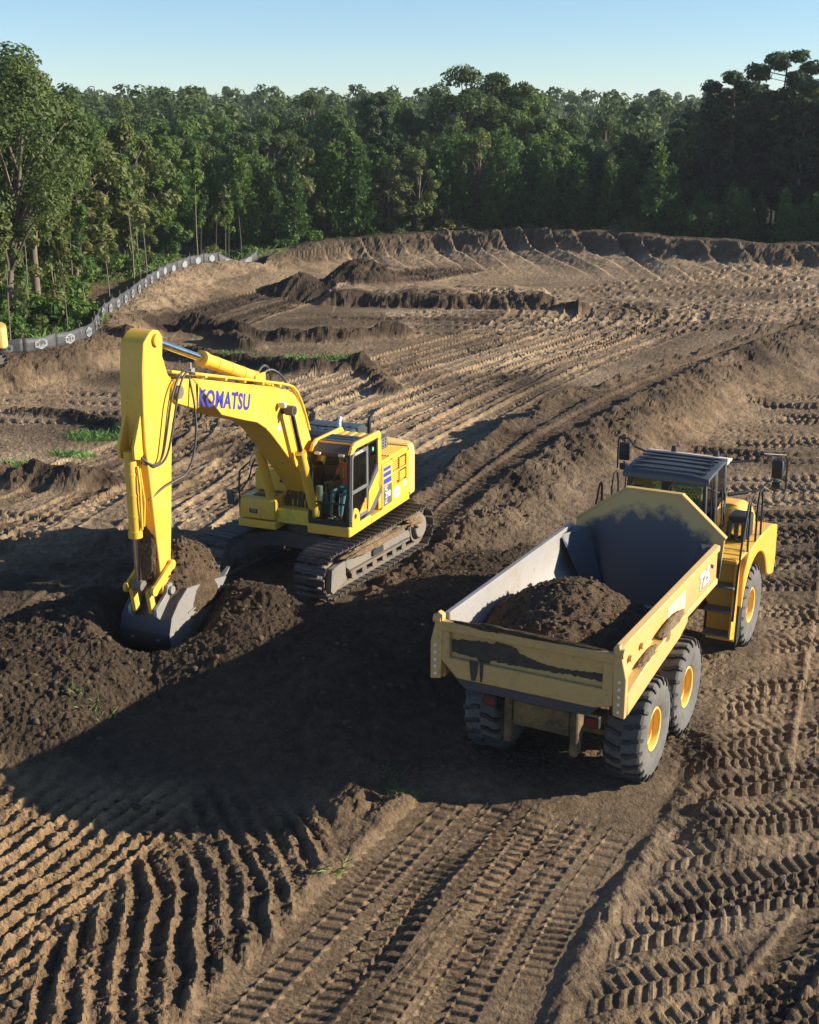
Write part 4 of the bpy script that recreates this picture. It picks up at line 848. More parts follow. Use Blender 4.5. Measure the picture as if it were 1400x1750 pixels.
# mud caked on the lower arm
def clump(name, c, r, parent, mat, seed=0, sub=4, amp=0.35, fl=(1, 1, 1)):
    bm = bmesh.new(); bmesh.ops.create_icosphere(bm, subdivisions=sub, radius=1)
    vv = np.array([v.co for v in bm.verts]); n_ = fbm(vv[:, 0] * 1.6 + vv[:, 2] * 2 + seed, vv[:, 1] * 1.6 - vv[:, 2] * 1.1 + seed * 2, 4, seed)
    n2_ = np.abs(fbm(vv[:, 0] * 6 + vv[:, 2] * 5 + seed, vv[:, 1] * 6 - vv[:, 2] * 4, 3, seed + 7))
    for v, a, b in zip(bm.verts, n_, n2_): v.co = Vector((v.co.x * r[0], v.co.y * r[1], v.co.z * r[2])) * (1 + amp * float(a) + amp * .55 * (float(b) - .2)) + Vector(c)
    me_ = bpy.data.meshes.new(name); bm.to_mesh(me_); bm.free(); me_.polygons.foreach_set('use_smooth', [True] * len(me_.polygons))
    return mesh_obj(name, me_, mat, parent)
clump('caked_mud', (0, 6.74, 2.15), (.20, .09, .55), arm, M['soilobj'], 3, 4, .5)
clump('caked_mud', (.10, 6.78, 2.75), (.09, .06, .30), arm, M['soilobj'], 5, 3, .5)
ram('arm_cylinder', (0, 2.72, 4.74), (0, 6.36, 6.06), 0.52, 0.13, 0.072)
g = MB(); g.bb(-.16, -.10, 2.5, 2.9, 4.45, 4.82); g.bb(.10, .16, 2.5, 2.9, 4.45, 4.82); g.build('cylinder_lug', M['yel'], boom, 0.01)
bcy = ram('bucket_cylinder', (0, 7.05, 4.18), (0, 7.02, 1.74), 0.62, 0.105, 0.06)
g = MB(); g.tube([(-.13, 7.03, 3.95), (-.16, 7.03, 3.6), (-.14, 7.02, 2.8)], .022, 7); g.tube([(-.14, 6.98, 3.9), (-.18, 6.95, 3.3), (-.16, 6.98, 2.85)], .016, 7); g.build('hydraulic_pipe', M['pipe_yel'], bcy)
# hoses looping from boom tip to arm
for k, pts in enumerate(([(-.30, 5.35, 5.29), (-.36, 5.75, 5.42), (-.38, 6.05, 5.05), (-.36, 6.25, 4.4), (-.33, 6.42, 3.95), (-.27, 6.70, 3.85), (-.16, 6.95, 4.0)],
                          [(-.22, 5.35, 5.29), (-.33, 5.8, 5.45), (-.36, 6.2, 5.1), (-.34, 6.40, 4.4), (-.32, 6.55, 3.95), (-.27, 6.78, 3.90), (-.18, 6.98, 4.1)],
                          [(-.28, 5.5, 5.25), (-.42, 5.55, 4.7), (-.42, 5.6, 4.0), (-.38, 5.85, 3.55), (-.32, 6.15, 3.50), (-.27, 6.5, 3.45), (-.2, 6.85, 3.3)],
                          [(.24, 5.35, 5.29), (.36, 5.75, 5.42), (.38, 6.1, 5.05), (.34, 6.35, 4.5), (.30, 6.5, 4.2)])):
    g = MB(); g.tube(pts, .021, 8, smooth=3); g.build('hose', M['hose'], exc)
g = MB(); g.cyl((-.26, 5.42, 5.28), (-.26, 5.42, 5.50), .03, n=8); g.box((-.26, 5.42, 5.36), (.12, .12, .08)); g.build('valve', M['steel'], boom)
for k, pts in enumerate(([(-.05, 2.55, 4.72), (-.1, 2.25, 4.85), (-.18, 1.95, 4.70), (-.24, 1.75, 4.44)], [(.05, 2.55, 4.72), (.06, 2.2, 4.92), (.1, 1.85, 4.75), (.2, 1.65, 4.36)])):
    g = MB(); g.tube(pts, .026, 8, smooth=2); g.build('hose', M['hose'], exc)
# linkage and bucket
for s_ in (-1, 1):
    g = MB(); a, b = Vector((s_ * .29, 6.40, 1.98)), Vector((s_ * .29, 6.98, 1.66)); g.cyl(a - Vector((.03, 0, 0)), a + Vector((.03, 0, 0)), .09, n=14); g.cyl(b - Vector((.03, 0, 0)), b + Vector((.03, 0, 0)), .09, n=14)
    dv = (b - a).normalized(); nn = Vector((0, -dv.z, dv.y)) * .075
    g.prism([((a + nn).y, (a + nn).z), ((b + nn).y, (b + nn).z), ((b - nn).y, (b - nn).z), ((a - nn).y, (a - nn).z)], 'x', s_ * .29 - .025, s_ * .29 + .025); g.build('link_arm', M['yel'], exc)
    g = MB(); a, b = Vector((s_ * .17, 6.98, 1.66)), Vector((s_ * .17, 6.90, 1.22)); dv = (b - a).normalized(); nn = Vector((0, -dv.z, dv.y)) * .07
    g.prism([((a + nn).y, (a + nn).z), ((b + nn).y, (b + nn).z), ((b - nn).y, (b - nn).z), ((a - nn).y, (a - nn).z)], 'x', s_ * .17 - .04, s_ * .17 + .04); g.build('push_link', M['yel'], exc, 0.008)
BK = 0.52
outer = [(6.28, 1.52), (6.60, 1.34), (6.84, 1.12), (6.93, .84), (6.88, .56), (6.70, .36), (6.42, .29), (6.10, .37), (5.75, .62), (5.40, .90), (5.05, 1.17), (4.90, 1.30)]
mb = MB(); inner = []
for i, q in enumerate(outer):
    a = Vector(outer[max(i - 1, 0)]); b = Vector(outer[min(i + 1, len(outer) - 1)]); t = (b - a).normalized(); inner.append((q[0] - t.y * -.035 * -1, q[1] + t.x * .035 * -1))
vs = []; fs = []
for xx in (-BK, BK):
    vs += [(xx, *q) for q in outer] + [(xx, *q) for q in inner]
n = len(outer)
for i in range(n - 1):
    fs += [(i, i + 1, 2 * n + i + 1, 2 * n + i), (n + i, 3 * n + i, 3 * n + i + 1, n + i + 1)]
fs += [(0, 2 * n, 3 * n, n), (n - 1, 2 * n - 1, 4 * n - 1, 3 * n - 1)]
mb.add(vs, fs)
for s_ in (-1, 1):
    mb.prism(outer + [(5.05, 1.34), (5.6, 1.42)], 'x', s_ * BK - (.03 if s_ > 0 else 0), s_ * BK + (0 if s_ > 0 else .03))
    mb.prism([(5.0, 1.12), (6.3, 1.02), (6.3, 1.06), (5.0, 1.17)], 'x', s_ * BK - .012, s_ * BK + .012)
mb.m = [1 if i >= 2 * (n - 1) + 2 else 0 for i in range(len(mb.f))]
bk = mb.build('bucket', [M['bkt'], M['steel']], exc, 0.008)
for s_ in (-1, 1):
    g = MB(); g.prism([(6.20, 1.30), (6.36, 1.56), (6.46, 1.66), (6.58, 1.64), (6.62, 1.50), (6.78, 1.40), (6.98, 1.30), (6.98, 1.16), (6.80, 1.00), (6.95, .7), (6.88, .6), (6.72, 1.10)], 'x', s_ * .27 - .035, s_ * .27 + .035); g.build('ear', M['steel'], bk, 0.008)
    g = MB(); g.cyl((s_ * .22, 6.50, 1.53), (s_ * .36, 6.50, 1.53), .075, n=14); g.build('pin', M['steel'], bk)
for k in range(5):
    xx = -BK + .08 + k * (2 * BK - .16) / 4; g = MB()
    g.add([(xx - .055, 4.98, 1.20), (xx + .055, 4.98, 1.20), (xx + .055, 4.98, 1.30), (xx - .055, 4.98, 1.30), (xx - .03, 4.70, 1.40), (xx + .03, 4.70, 1.40), (xx + .03, 4.70, 1.42), (xx - .03, 4.70, 1.42)],
          [(3, 2, 1, 0), (4, 5, 6, 7), (0, 1, 5, 4), (1, 2, 6, 5), (2, 3, 7, 6), (3, 0, 4, 7)]); g.build('tooth', M['steel'], bk)
clump('caked_mud', (-BK - .005, 5.75, .80), (.03, .50, .30), bk, M['soiltan'], 9, 4, .45)
clump('caked_mud', (-BK - .005, 6.2, .50), (.028, .38, .14), bk, M['soiltan'], 12, 4, .45)
# soil on the crawler frame ledges
for s_ in (-1, 1):
    o = clump('caked_mud', (s_ * 1.62, 0.3, .76), (.16, 1.35, .10), exc, M['soiltan'], 15, 5, .5); uc(o)
    o = clump('caked_mud', (s_ * 1.58, -1.55, .72), (.16, .35, .16), exc, M['soiltan'], 17, 4, .5); uc(o)

def exc_world(x, y, z):
    return exc.matrix_basis @ Vector((x, y, z))
exc_M = Matrix.LocRotScale(Vector(EXC_POS), Matrix.Rotation(-EXC_YAW, 3, 'Z').to_quaternion(), Vector((.975,) * 3))
def granular_heap(name, fn, nu, nv, Mtx, mat):
    """closed lump of loose soil from a height function on a grid (u, v in -1..1)"""
    u, v = np.meshgrid(np.linspace(-1, 1, nu), np.linspace(-1, 1, nv), indexing='ij'); x, y, zt, zb = fn(u, v)
    n = nu * nv; vs = np.concatenate([np.stack([x, y, zt], -1).reshape(-1, 3), np.stack([x, y, zb], -1).reshape(-1, 3)])
    idx = np.arange(n).reshape(nu, nv); f = [tuple(q) for q in np.stack([idx[:-1, :-1], idx[1:, :-1], idx[1:, 1:], idx[:-1, 1:]], -1).reshape(-1, 4)]
    f += [tuple(q[::-1] + n) for q in np.stack([idx[:-1, :-1], idx[1:, :-1], idx[1:, 1:], idx[:-1, 1:]], -1).reshape(-1, 4)]
    ed = list(idx[:, 0]) + list(idx[-1, 1:]) + list(idx[::-1, -1][1:]) + list(idx[0, ::-1][1:-1])
    f += [(a, a + n, b + n, b) for a, b in zip(ed, ed[1:] + ed[:1])]
    me_ = bpy.data.meshes.new(name); me_.from_pydata([tuple(q) for q in vs], [], f); me_.polygons.foreach_set('use_smooth', [True] * len(f)); me_.update()
    o = mesh_obj(name, me_, mat); o.matrix_world = Mtx; return o
def fn(u, v):
    th = np.arctan2(v, u); r = np.maximum(np.abs(u), np.abs(v)); uu = r * np.cos(th); vv = r * np.sin(th)
    wob = 1 + .10 * fbm(np.cos(th) * 1.5, np.sin(th) * 1.5, 3, 5)
    x = uu * .60 * wob; y = 5.66 + vv * 1.04 * wob
    q = np.clip(1 - r ** 1.7, 0, 1); n_ = fbm(x * 4, y * 4, 4, 21); c_ = np.abs(fbm(x * 11, y * 11, 3, 22))
    zt = 1.24 + .04 * (y - 5) + .92 * q ** .62 + .10 * n_ * (0.3 + q) + .10 * (c_ - .2) - .16 * r ** 6; zb = np.minimum(zt - .02, 1.0 - .5 * (1 - r ** 2) - .55 * np.clip(r - .9, 0, 1) * 0)
    return x, y, zt, zb
hb_fn = fn
hb = granular_heap('soil_heap', fn, 90, 90, exc_M, M['soilobj']); tag(hb, 'mound of dark brown soil heaped in the excavator bucket', 'soil')
# crumbs falling off the bucket
rng = random.Random(4); mb = MB()
for k in range(520):
    t = rng.random() ** 0.7; x = -0.35 - 0.55 * rng.random() + rng.gauss(0, .07); y = 5.2 + rng.gauss(0, .20) + .3 * rng.random(); z = 1.15 - 1.0 * t + rng.gauss(0, .04); s_ = rng.uniform(.006, .022)
    a, b, c_ = [Vector((rng.uniform(-1, 1), rng.uniform(-1, 1), rng.uniform(-1, 1))) * s_ for _ in range(3)]; P_ = Vector((x, y, z))
    mb.add([P_ + a, P_ + b, P_ + c_, P_ - (a + b + c_) * .6], [(0, 1, 2), (0, 3, 1), (1, 3, 2), (2, 3, 0)])
fc = mb.build('falling_soil', M['soilobj']); fc.matrix_world = exc_M; tag(fc, 'loose crumbs of soil spilling from the bucket lip', 'soil', kind='stuff')
# ================================================================== ARTICULATED DUMP TRUCK
trk = empty('dump_truck', (TRUCK_POS[0], TRUCK_POS[1], 0.0), -TRUCK_YAW)
tag(trk, 'yellow articulated dump truck with six wheels, half loaded with dark soil', 'dump truck')
trk_M = Matrix.LocRotScale(Vector((TRUCK_POS[0], TRUCK_POS[1], 0)), Matrix.Rotation(-TRUCK_YAW, 3, 'Z').to_quaternion(), Vector((1, 1, 1)))

# ---- wheels
TR, TW = 0.81, 0.60
def tyre_mesh():
    mb = MB(); h = TW / 2
    prof = [(0.335, -h * .72), (0.36, -h * .86), (0.46, -h * .98), (0.58, -h), (0.68, -h * .97), (0.735, -h * .90), (0.762, -h * .78), (0.770, -h * .4), (0.772, 0), (0.770, h * .4), (0.762, h * .78), (0.735, h * .90), (0.68, h * .97), (0.58, h), (0.46, h * .98), (0.36, h * .86), (0.335, h * .72)]
    mb.lathe(prof, (0, 0, 0), 'x', 56)
    nl = 22
    for sd_ in (-1, 1):
        for k in range(nl):
            a0 = 2 * math.pi * (k + (.5 if sd_ > 0 else 0)) / nl
            # centre line of the lug: across the tread (t) with skew (da), then down the shoulder
            st = [(0.015, 0.055, 0.760, TR + .002, .066), (0.12, 0.045, 0.760, TR + .002, .075), (0.175, 0.005, 0.76, TR, .066), (0.265, -0.02, 0.745, TR - .012, .066), (0.296, -0.025, 0.70, TR - .065, .060), (0.306, -0.028, 0.665, TR - .125, .050)]
            rings = []
            for t, da, r0, r1, wd in st:
                a = a0 + sd_ * 0 + da; hw = wd / 2 / 0.78
                q = []
                for aa, rr in ((a - hw, r0), (a - hw * .82, r1), (a + hw * .82, r1), (a + hw, r0)): q.append((sd_ * t if rr == r1 or t < .28 else sd_ * (t - .03), rr * math.cos(aa), rr * math.sin(aa)))
                rings.append(q)
            mb.loft(rings, 1)
    me_ = mb.mesh('tyre', 0, 1, 32); me_.materials.append(M['tyre']); me_.materials.append(M['tread']); return me_
tyre_me = tyre_mesh()
mb = MB()
prof = [(0.335, .22), (0.345, .245), (0.330, .262), (0.305, .250), (0.292, .215), (0.288, .16), (0.268, .150), (0.262, .06), (0.258, .02), (0.20, .01), (0.165, .03), (0.155, .09), (0.0, .10)]
mb.lathe(prof, (0, 0, 0), 'x', 40); mb.lathe([(0.335, .22), (0.335, -.22), (0.26, -.22), (0.2, -.05), (0, -.05)], (0, 0, 0), 'x', 32)
rim_me = mb.mesh('wheel', 0, 1, 30); rim_me.materials.append(M['rim'])
mb = MB()
for k in range(14):
    a = 2 * math.pi * k / 14; mb.cyl((.012, .228 * math.cos(a), .228 * math.sin(a)), (.05, .228 * math.cos(a), .228 * math.sin(a)), .017, n=6)
nut_me = mb.mesh('wheel_nuts'); nut_me.materials.append(M['rim'])
mb = MB(); mb.cyl((.08, 0, 0), (.13, 0, 0), .10, .08, n=16); hub_me = mb.mesh('hub', .008); hub_me.materials.append(M['rim'])
for ya in (0.0, 1.70, 5.87):
    for sd_ in (-1, 1):
        wh = mesh_obj('wheel', rim_me, None, trk); wh.location = (sd_ * 1.13, ya, TR - .03); wh.rotation_euler = (random.Random(ya * 7 + sd_).uniform(0, 6.28), 0, 0 if sd_ > 0 else math.pi)
        for nm, me_ in (('tyre', tyre_me), ('wheel_nuts', nut_me), ('hub', hub_me)): mesh_obj(nm, me_, None, wh)
    g = MB(); g.cyl((-.95, ya, TR - .03), (.95, ya, TR - .03), .14, n=18); g.cyl((-.30, ya, TR - .03), (.30, ya, TR - .03), .27, n=20); g.cyl((-1.0, ya, TR - .03), (-.72, ya, TR - .03), .23, n=20); g.cyl((.72, ya, TR - .03), (1.0, ya, TR - .03), .23, n=20)
    ax_ = g.build('axle', M['shade_grime'], trk, 0.01)
    g = MB(); g.box((0, ya - .25, TR - .12), (1.5, .09, .10)); g.build('tie_beam', M['shade_grime'], ax_, 0.015)
# ---- rear frame
mb = MB()
for s_ in (-1, 1):
    mb.bb(s_ * .42 - .07, s_ * .42 + .07, -1.05, 3.4, 1.00, 1.30)
mb.bb(-.45, .45, -1.10, -.95, .92, 1.32); mb.bb(-.5, .5, .7, 1.0, .95, 1.25); mb.bb(-.45, .45, 2.9, 3.4, .9, 1.3); mb.bb(-.2, .2, 3.3, 4.6, .85, 1.25)
for s_ in (-1, 1): mb.prism([(-1.12, .62), (-.95, .62), (-.85, 1.0), (-.85, 1.40), (-1.12, 1.40)], 'x', s_ * .52 - .06, s_ * .52 + .06)
fr_ = mb.build('rear_frame', M['shade_grime'], trk, 0.02)
for s_ in (-1, 1):
    g = MB(); g.bb(s_ * .80 - .11, s_ * .80 + .11, -1.16, -1.06, 1.16, 1.34); tl = g.build('tail_lamp', M['black'], fr_, .01); g = MB(); g.bb(s_ * .80 - .08, s_ * .80 + .08, -1.172, -1.155, 1.19, 1.31); g.build('lens', M['red'], tl)
    g = MB(); g.cyl((s_ * .62, 2.6, 1.15), (s_ * .62, .9, 2.0), .09, n=14); g.build('hoist_cylinder', M['black'], trk)
g = MB(); g.bb(-.75, .75, 3.55, 3.62, .45, 1.9); g.build('rear_shield', M['black'], trk, .01)
# ---- dump body
BWd = 1.33
def sect(y, top, wtop, zk, zf, wf, th):
    """outer/inner ring of one body cross-section"""
    o = [(wtop, top), (wtop, zk), (wf, zf), (-wf, zf), (-wtop, zk), (-wtop, top)]
    i = [(-(wtop - th), top), (-(wtop - th), zk + .02), (-(wf - .02), zf + th), (wf - .02, zf + th), (wtop - th, zk + .02), (wtop - th, top)]
    return [(x, y, z) for x, z in o + i]
mb = MB()
secs = [(-1.60, 2.62, BWd, 2.06, 1.82, .98, .05), (-.9, 2.63, BWd, 2.02, 1.62, .94, .05), (-.2, 2.64, BWd, 2.0, 1.46, .90, .05), (2.2, 2.66, BWd, 2.0, 1.38, .88, .05), (3.30, 2.68, BWd, 2.05, 1.38, .88, .05)]
mb.loft([sect(*q) for q in secs])
n = len(mb.f)
# inner faces are bare steel: ring edges 6..10 are inside
for fi in range((len(secs) - 1) * 12):
    if fi % 12 in (6, 7, 8, 9, 10): mb.m[fi] = 1
body = mb.build('dump_body', [M['byel'], M['bed']], trk, 0.0)
# top rails
for s_ in (-1, 1):
    g = MB(); g.prism([(s_ * (BWd - .075), 2.60), (s_ * (BWd + .03), 2.60), (s_ * (BWd + .03), 2.70), (s_ * (BWd - .075), 2.72)], 'y', -1.60, 3.34); g.build('top_rail', [M['byel'] if s_ > 0 else M['bed']], body, 0.012)
    g = MB(); g.prism([(s_ * BWd, 2.02), (s_ * (BWd + .035), 2.03), (s_ * (BWd + .035), 2.12), (s_ * BWd, 2.14)], 'y', .9, 3.30); g.build('side_rib', M['byel'], body, 0.008)
    # flared rear wing over the rear wheels, soil caught on its ledge
    g = MB(); x0, x1 = (BWd - .02, BWd + .14) if s_ > 0 else (-BWd - .14, -BWd + .02)
    g.prism([(1.20, 2.26), (1.16, 2.10), (.80, 1.98), (-.35, 1.86), (-1.62, 1.70), (-1.66, 2.05), (-.6, 2.20), (.6, 2.30)], 'x', x0, x1); wg = g.build('wing', M['byel'], body, 0.015)
    if s_ > 0:
        clump('caked_mud', (BWd + .07, .45, 2.31), (.075, .62, .06), wg, M['soiltan'], 31, 4, .5); clump('caked_mud', (BWd + .10, .15, 2.18), (.045, .20, .13), wg, M['soiltan'], 33, 4, .5); clump('caked_mud', (BWd + .07, -.5, 2.2), (.06, .5, .035), wg, M['soiltan'], 34, 4, .5)
    g = MB(); g.prism([(s_ * (BWd + .145), 1.72), (s_ * (BWd + .145), 2.30), (s_ * (BWd + .03), 2.78), (s_ * (BWd - .05), 2.74), (s_ * (BWd - .02), 1.75)], 'y', -1.78, -1.68); hg = g.build('hinge_plate', M['byel'], body, 0.008)
    for k in range(5): g = MB(); g.cyl((s_ * (BWd + .06), -1.80, 1.82 + k * .11), (s_ * (BWd + .06), -1.66, 1.82 + k * .11), .022, n=8); g.build('bolt', M['white'], hg)
    g = MB(); g.cyl((s_ * (BWd - .02), -1.74, 2.66), (s_ * (BWd + .10), -1.74, 2.66), .065, n=16); g.build('hinge_pin', M['byel'], hg)
# front wall with spill guard, leaning forward
def wall_y(z): return 3.30 + (z - 1.38) * .30
out = [(-.88, 1.38), (.88, 1.38), (1.33, 2.05), (1.33, 2.70), (.50, 3.30), (-.50, 3.30), (-1.33, 2.70), (-1.33, 2.05)]
mb = MB(); vs = [(x, wall_y(z), z) for x, z in out] + [(x, wall_y(z) + .06, z) for x, z in out]; n = 8
mb.add(vs, [tuple(range(8)), tuple(range(8, 16))[::-1]] + [(i, n + i, n + (i + 1) % n, (i + 1) % n) for i in range(n)])
# bare steel below, paint above: a worn-through boundary
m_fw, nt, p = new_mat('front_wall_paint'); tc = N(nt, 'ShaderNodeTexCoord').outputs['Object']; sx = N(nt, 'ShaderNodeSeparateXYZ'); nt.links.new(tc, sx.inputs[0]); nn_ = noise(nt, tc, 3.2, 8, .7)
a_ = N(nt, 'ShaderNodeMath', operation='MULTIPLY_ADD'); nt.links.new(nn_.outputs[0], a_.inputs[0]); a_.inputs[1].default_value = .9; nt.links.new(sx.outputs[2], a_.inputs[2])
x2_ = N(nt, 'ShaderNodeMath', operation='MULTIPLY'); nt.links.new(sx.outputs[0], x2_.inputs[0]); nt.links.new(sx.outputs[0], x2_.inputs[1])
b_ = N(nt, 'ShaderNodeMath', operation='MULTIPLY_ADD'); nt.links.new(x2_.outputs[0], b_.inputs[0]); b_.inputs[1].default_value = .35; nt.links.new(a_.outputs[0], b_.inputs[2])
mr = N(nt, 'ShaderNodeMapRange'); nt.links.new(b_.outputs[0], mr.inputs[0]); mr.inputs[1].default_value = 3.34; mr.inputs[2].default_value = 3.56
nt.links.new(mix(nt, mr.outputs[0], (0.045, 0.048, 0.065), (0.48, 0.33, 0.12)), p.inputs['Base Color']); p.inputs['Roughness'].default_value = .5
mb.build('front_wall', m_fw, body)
for (a, b) in (((1.35, 2.70), (.50, 3.32)), ((.52, 3.32), (-.52, 3.32)), ((-.50, 3.32), (-1.35, 2.70))):
    g = MB(); A = Vector((a[0], wall_y(a[1]) - .02, a[1])); B = Vector((b[0], wall_y(b[1]) - .02, b[1])); dn = (B - A).normalized(); up = dn.cross(Vector((0, 1, 0))).normalized() * -.02; f_ = Vector((0, .13, 0))
    g.add([A - up, A + up, A + up + f_, A - up + f_, B - up, B + up, B + up + f_, B - up + f_], [(0, 1, 2, 3), (7, 6, 5, 4), (0, 4, 5, 1), (1, 5, 6, 2), (2, 6, 7, 3), (3, 7, 4, 0)]); g.build('guard_rim', M['byel'], body, 0.008)
# inner corner gussets
for s_ in (-1, 1):
    g = MB(); g.add([(s_ * 1.27, 2.75, 2.66), (s_ * 1.27, 3.40, 2.66), (s_ * 1.0, 3.42, 2.66), (s_ * .80, 3.0, 1.50), (s_ * .85, 3.28, 1.46), (s_ * .6, 3.30, 1.46)], [(0, 1, 4, 3), (1, 2, 5, 4), (0, 3, 5, 2), (0, 2, 1), (3, 4, 5)]); g.build('gusset', M['dsteel'], body)
# tailgate: framed plate with a dark band of painted shade and mud runs
tg = MB()
tgp = [(-1.38, 2.10), (-1.05, 1.80), (1.02, 1.80), (1.30, 1.88), (1.34, 2.62), (-1.36, 2.62)]
tg.prism(tgp, 'y', -1.70, -1.62)
gate = tg.build('tailgate', M['gbyel'], trk, 0.01)
g = MB(); g.bb(-1.36, 1.30, -1.79, -1.70, 2.50, 2.645); g.bb(-1.36, -1.18, -1.77, -1.70, 2.06, 2.5); g.bb(1.14, 1.30, -1.77, -1.70, 2.06, 2.5); g.prism([(-1.37, 2.10), (-1.05, 1.80), (1.02, 1.80), (1.30, 1.88), (1.30, 2.10)], 'y', -1.775, -1.70); g.build('gate_frame', M['gbyel'], gate, 0.012)
g = MB(); g.prism([(-1.20, 1.84), (-.95, 1.62), (.92, 1.62), (1.15, 1.84)], 'y', -1.70, -1.45); g.build('bed_lip', M['dsteel'], gate, 0.01)
m_shade_mud, nt, p = new_mat('shade_and_mud'); tc = N(nt, 'ShaderNodeTexCoord').outputs['Object']; a = noise(nt, tc, 7, 7, .7); nt.links.new(ramp(nt, a.outputs[0], [(.3, (.022, .018, .014)), (.7, (.075, .058, .042))]).outputs[0], p.inputs['Base Color']); p.inputs['Roughness'].default_value = .9
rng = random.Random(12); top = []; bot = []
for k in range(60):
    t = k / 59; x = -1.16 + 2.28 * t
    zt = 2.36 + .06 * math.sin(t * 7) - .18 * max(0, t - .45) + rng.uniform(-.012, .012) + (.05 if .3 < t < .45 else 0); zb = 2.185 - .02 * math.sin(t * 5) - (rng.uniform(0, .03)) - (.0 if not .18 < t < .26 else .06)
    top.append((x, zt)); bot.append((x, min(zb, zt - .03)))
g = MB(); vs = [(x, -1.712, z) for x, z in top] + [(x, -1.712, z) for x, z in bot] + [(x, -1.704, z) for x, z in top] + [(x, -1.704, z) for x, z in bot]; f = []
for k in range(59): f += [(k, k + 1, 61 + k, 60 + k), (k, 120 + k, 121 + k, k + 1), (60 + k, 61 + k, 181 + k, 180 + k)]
g.add(vs, f); g.build('shade_band', m_shade_mud, gate)  # shading band drawn as a thin dark sheet on the gate
for q in ((-.78, .14), (-.66, .06)):
    g = MB()
    zz = [2.20, 2.0, 1.86]; pr = [(q[0] - q[1] / 2, 2.12), (q[0] + q[1] / 2, 2.12), (q[0] + q[1] * .4, 1.95), (q[0] + q[1] * .2, 1.83), (q[0] - q[1] * .25, 1.82), (q[0] - q[1] * .42, 1.98)]
    g.prism(pr, 'y', -1.783 - q[1] * .02, -1.7745); g.build('mud_run', m_shade_mud, gate)
clump('caked_mud', (-.15, -1.74, 2.655), (1.0, .05, .035), gate, M['soilobj'], 41, 5, .6)
clump('caked_mud', (-.55, -1.74, 2.65), (.32, .055, .05), gate, M['soilobj'], 43, 4, .6)
# chains and decals on the body
for s_ in (1,):
    for k in range(13):
        t = k / 12; P_ = Vector((BWd - .10, -1.0 + 1.35 * t, 1.66 + .42 * t - .16 * math.sin(math.pi * t))); g = MB()
        ring = [P_ + Vector((.028 * math.cos(a) if k % 2 else 0, .055 * math.sin(a), .028 * math.cos(a) if not k % 2 else .01 * math.sin(a))) for a in [j * math.pi / 4 for j in range(9)]]; g.tube(ring, .009, 5); g.build('chain_link', M['steel'], trk)
fm = frame3((0, 1, 0), (0, 0, 1))
letter('lettering', '725', 0.36, M['white'], body, Vector((BWd + .006, 2.55, 2.35)), fm, 0.012, 1.15)
lt = letter('lettering_shadow', '725', 0.36, M['grey'], body, Vector((BWd + .003, 2.585, 2.335)), fm, 0.022, 1.15)
g = MB(); g.bb(BWd, BWd + .004, .55, 1.45, 2.22, 2.52); g.build('faded_sticker', flat('faded_panel', (.78, .62, .38), .5), body); g = MB(); g.bb(BWd + .004, BWd + .007, .72, 1.2, 2.30, 2.40); g.build('sticker_print', M['pink'], body)
for (yy, zz) in ((3.02, 2.42), (2.92, 2.46)): g = MB(); g.cyl((BWd, yy, zz), (BWd + .012, yy, zz), .035, n=12); g.build('hole_cap', M['dark'], body)
for yy in (-1.25, -.75): g = MB(); g.cyl((BWd, yy, 2.40), (BWd + .05, yy, 2.40), .05, n=14); g.build('boss', M['byel'], body); 
# ---- soil load
def fn(u, v):
    x = u * 1.26; y = -.10 + v * 1.54
    th = np.hypot((x + .02) / 1.55, (y - .20) / 2.1)
    wob = fbm(x * 2.2, y * 2.2, 4, 61); c_ = np.abs(fbm(x * 7, y * 7, 4, 63)); c2 = np.abs(fbm(x * 17, y * 17, 3, 65))
    z = 2.84 - .80 * th ** 1.3 + .10 * wob + .06 * (c_ - .2) + .06 * (c2 - .2)
    z = np.where(y > .75, z - .70 * (y - .75) ** 1.1, z)
    z = np.minimum(z, 2.98)
    base = np.interp(np.abs(x), [0, .82, 1.26], [1.40, 1.45, 2.06]) + .30 * np.clip((-y - .3) / 1.2, 0, 1) + .05
    return x, y, np.maximum(z, base + .01), base
ld_fn = fn
ld = granular_heap('soil_load', fn, 110, 120, trk_M, M['soilobj']); tag(ld, 'heap of dark soil lying in the rear of the dump truck body', 'soil')

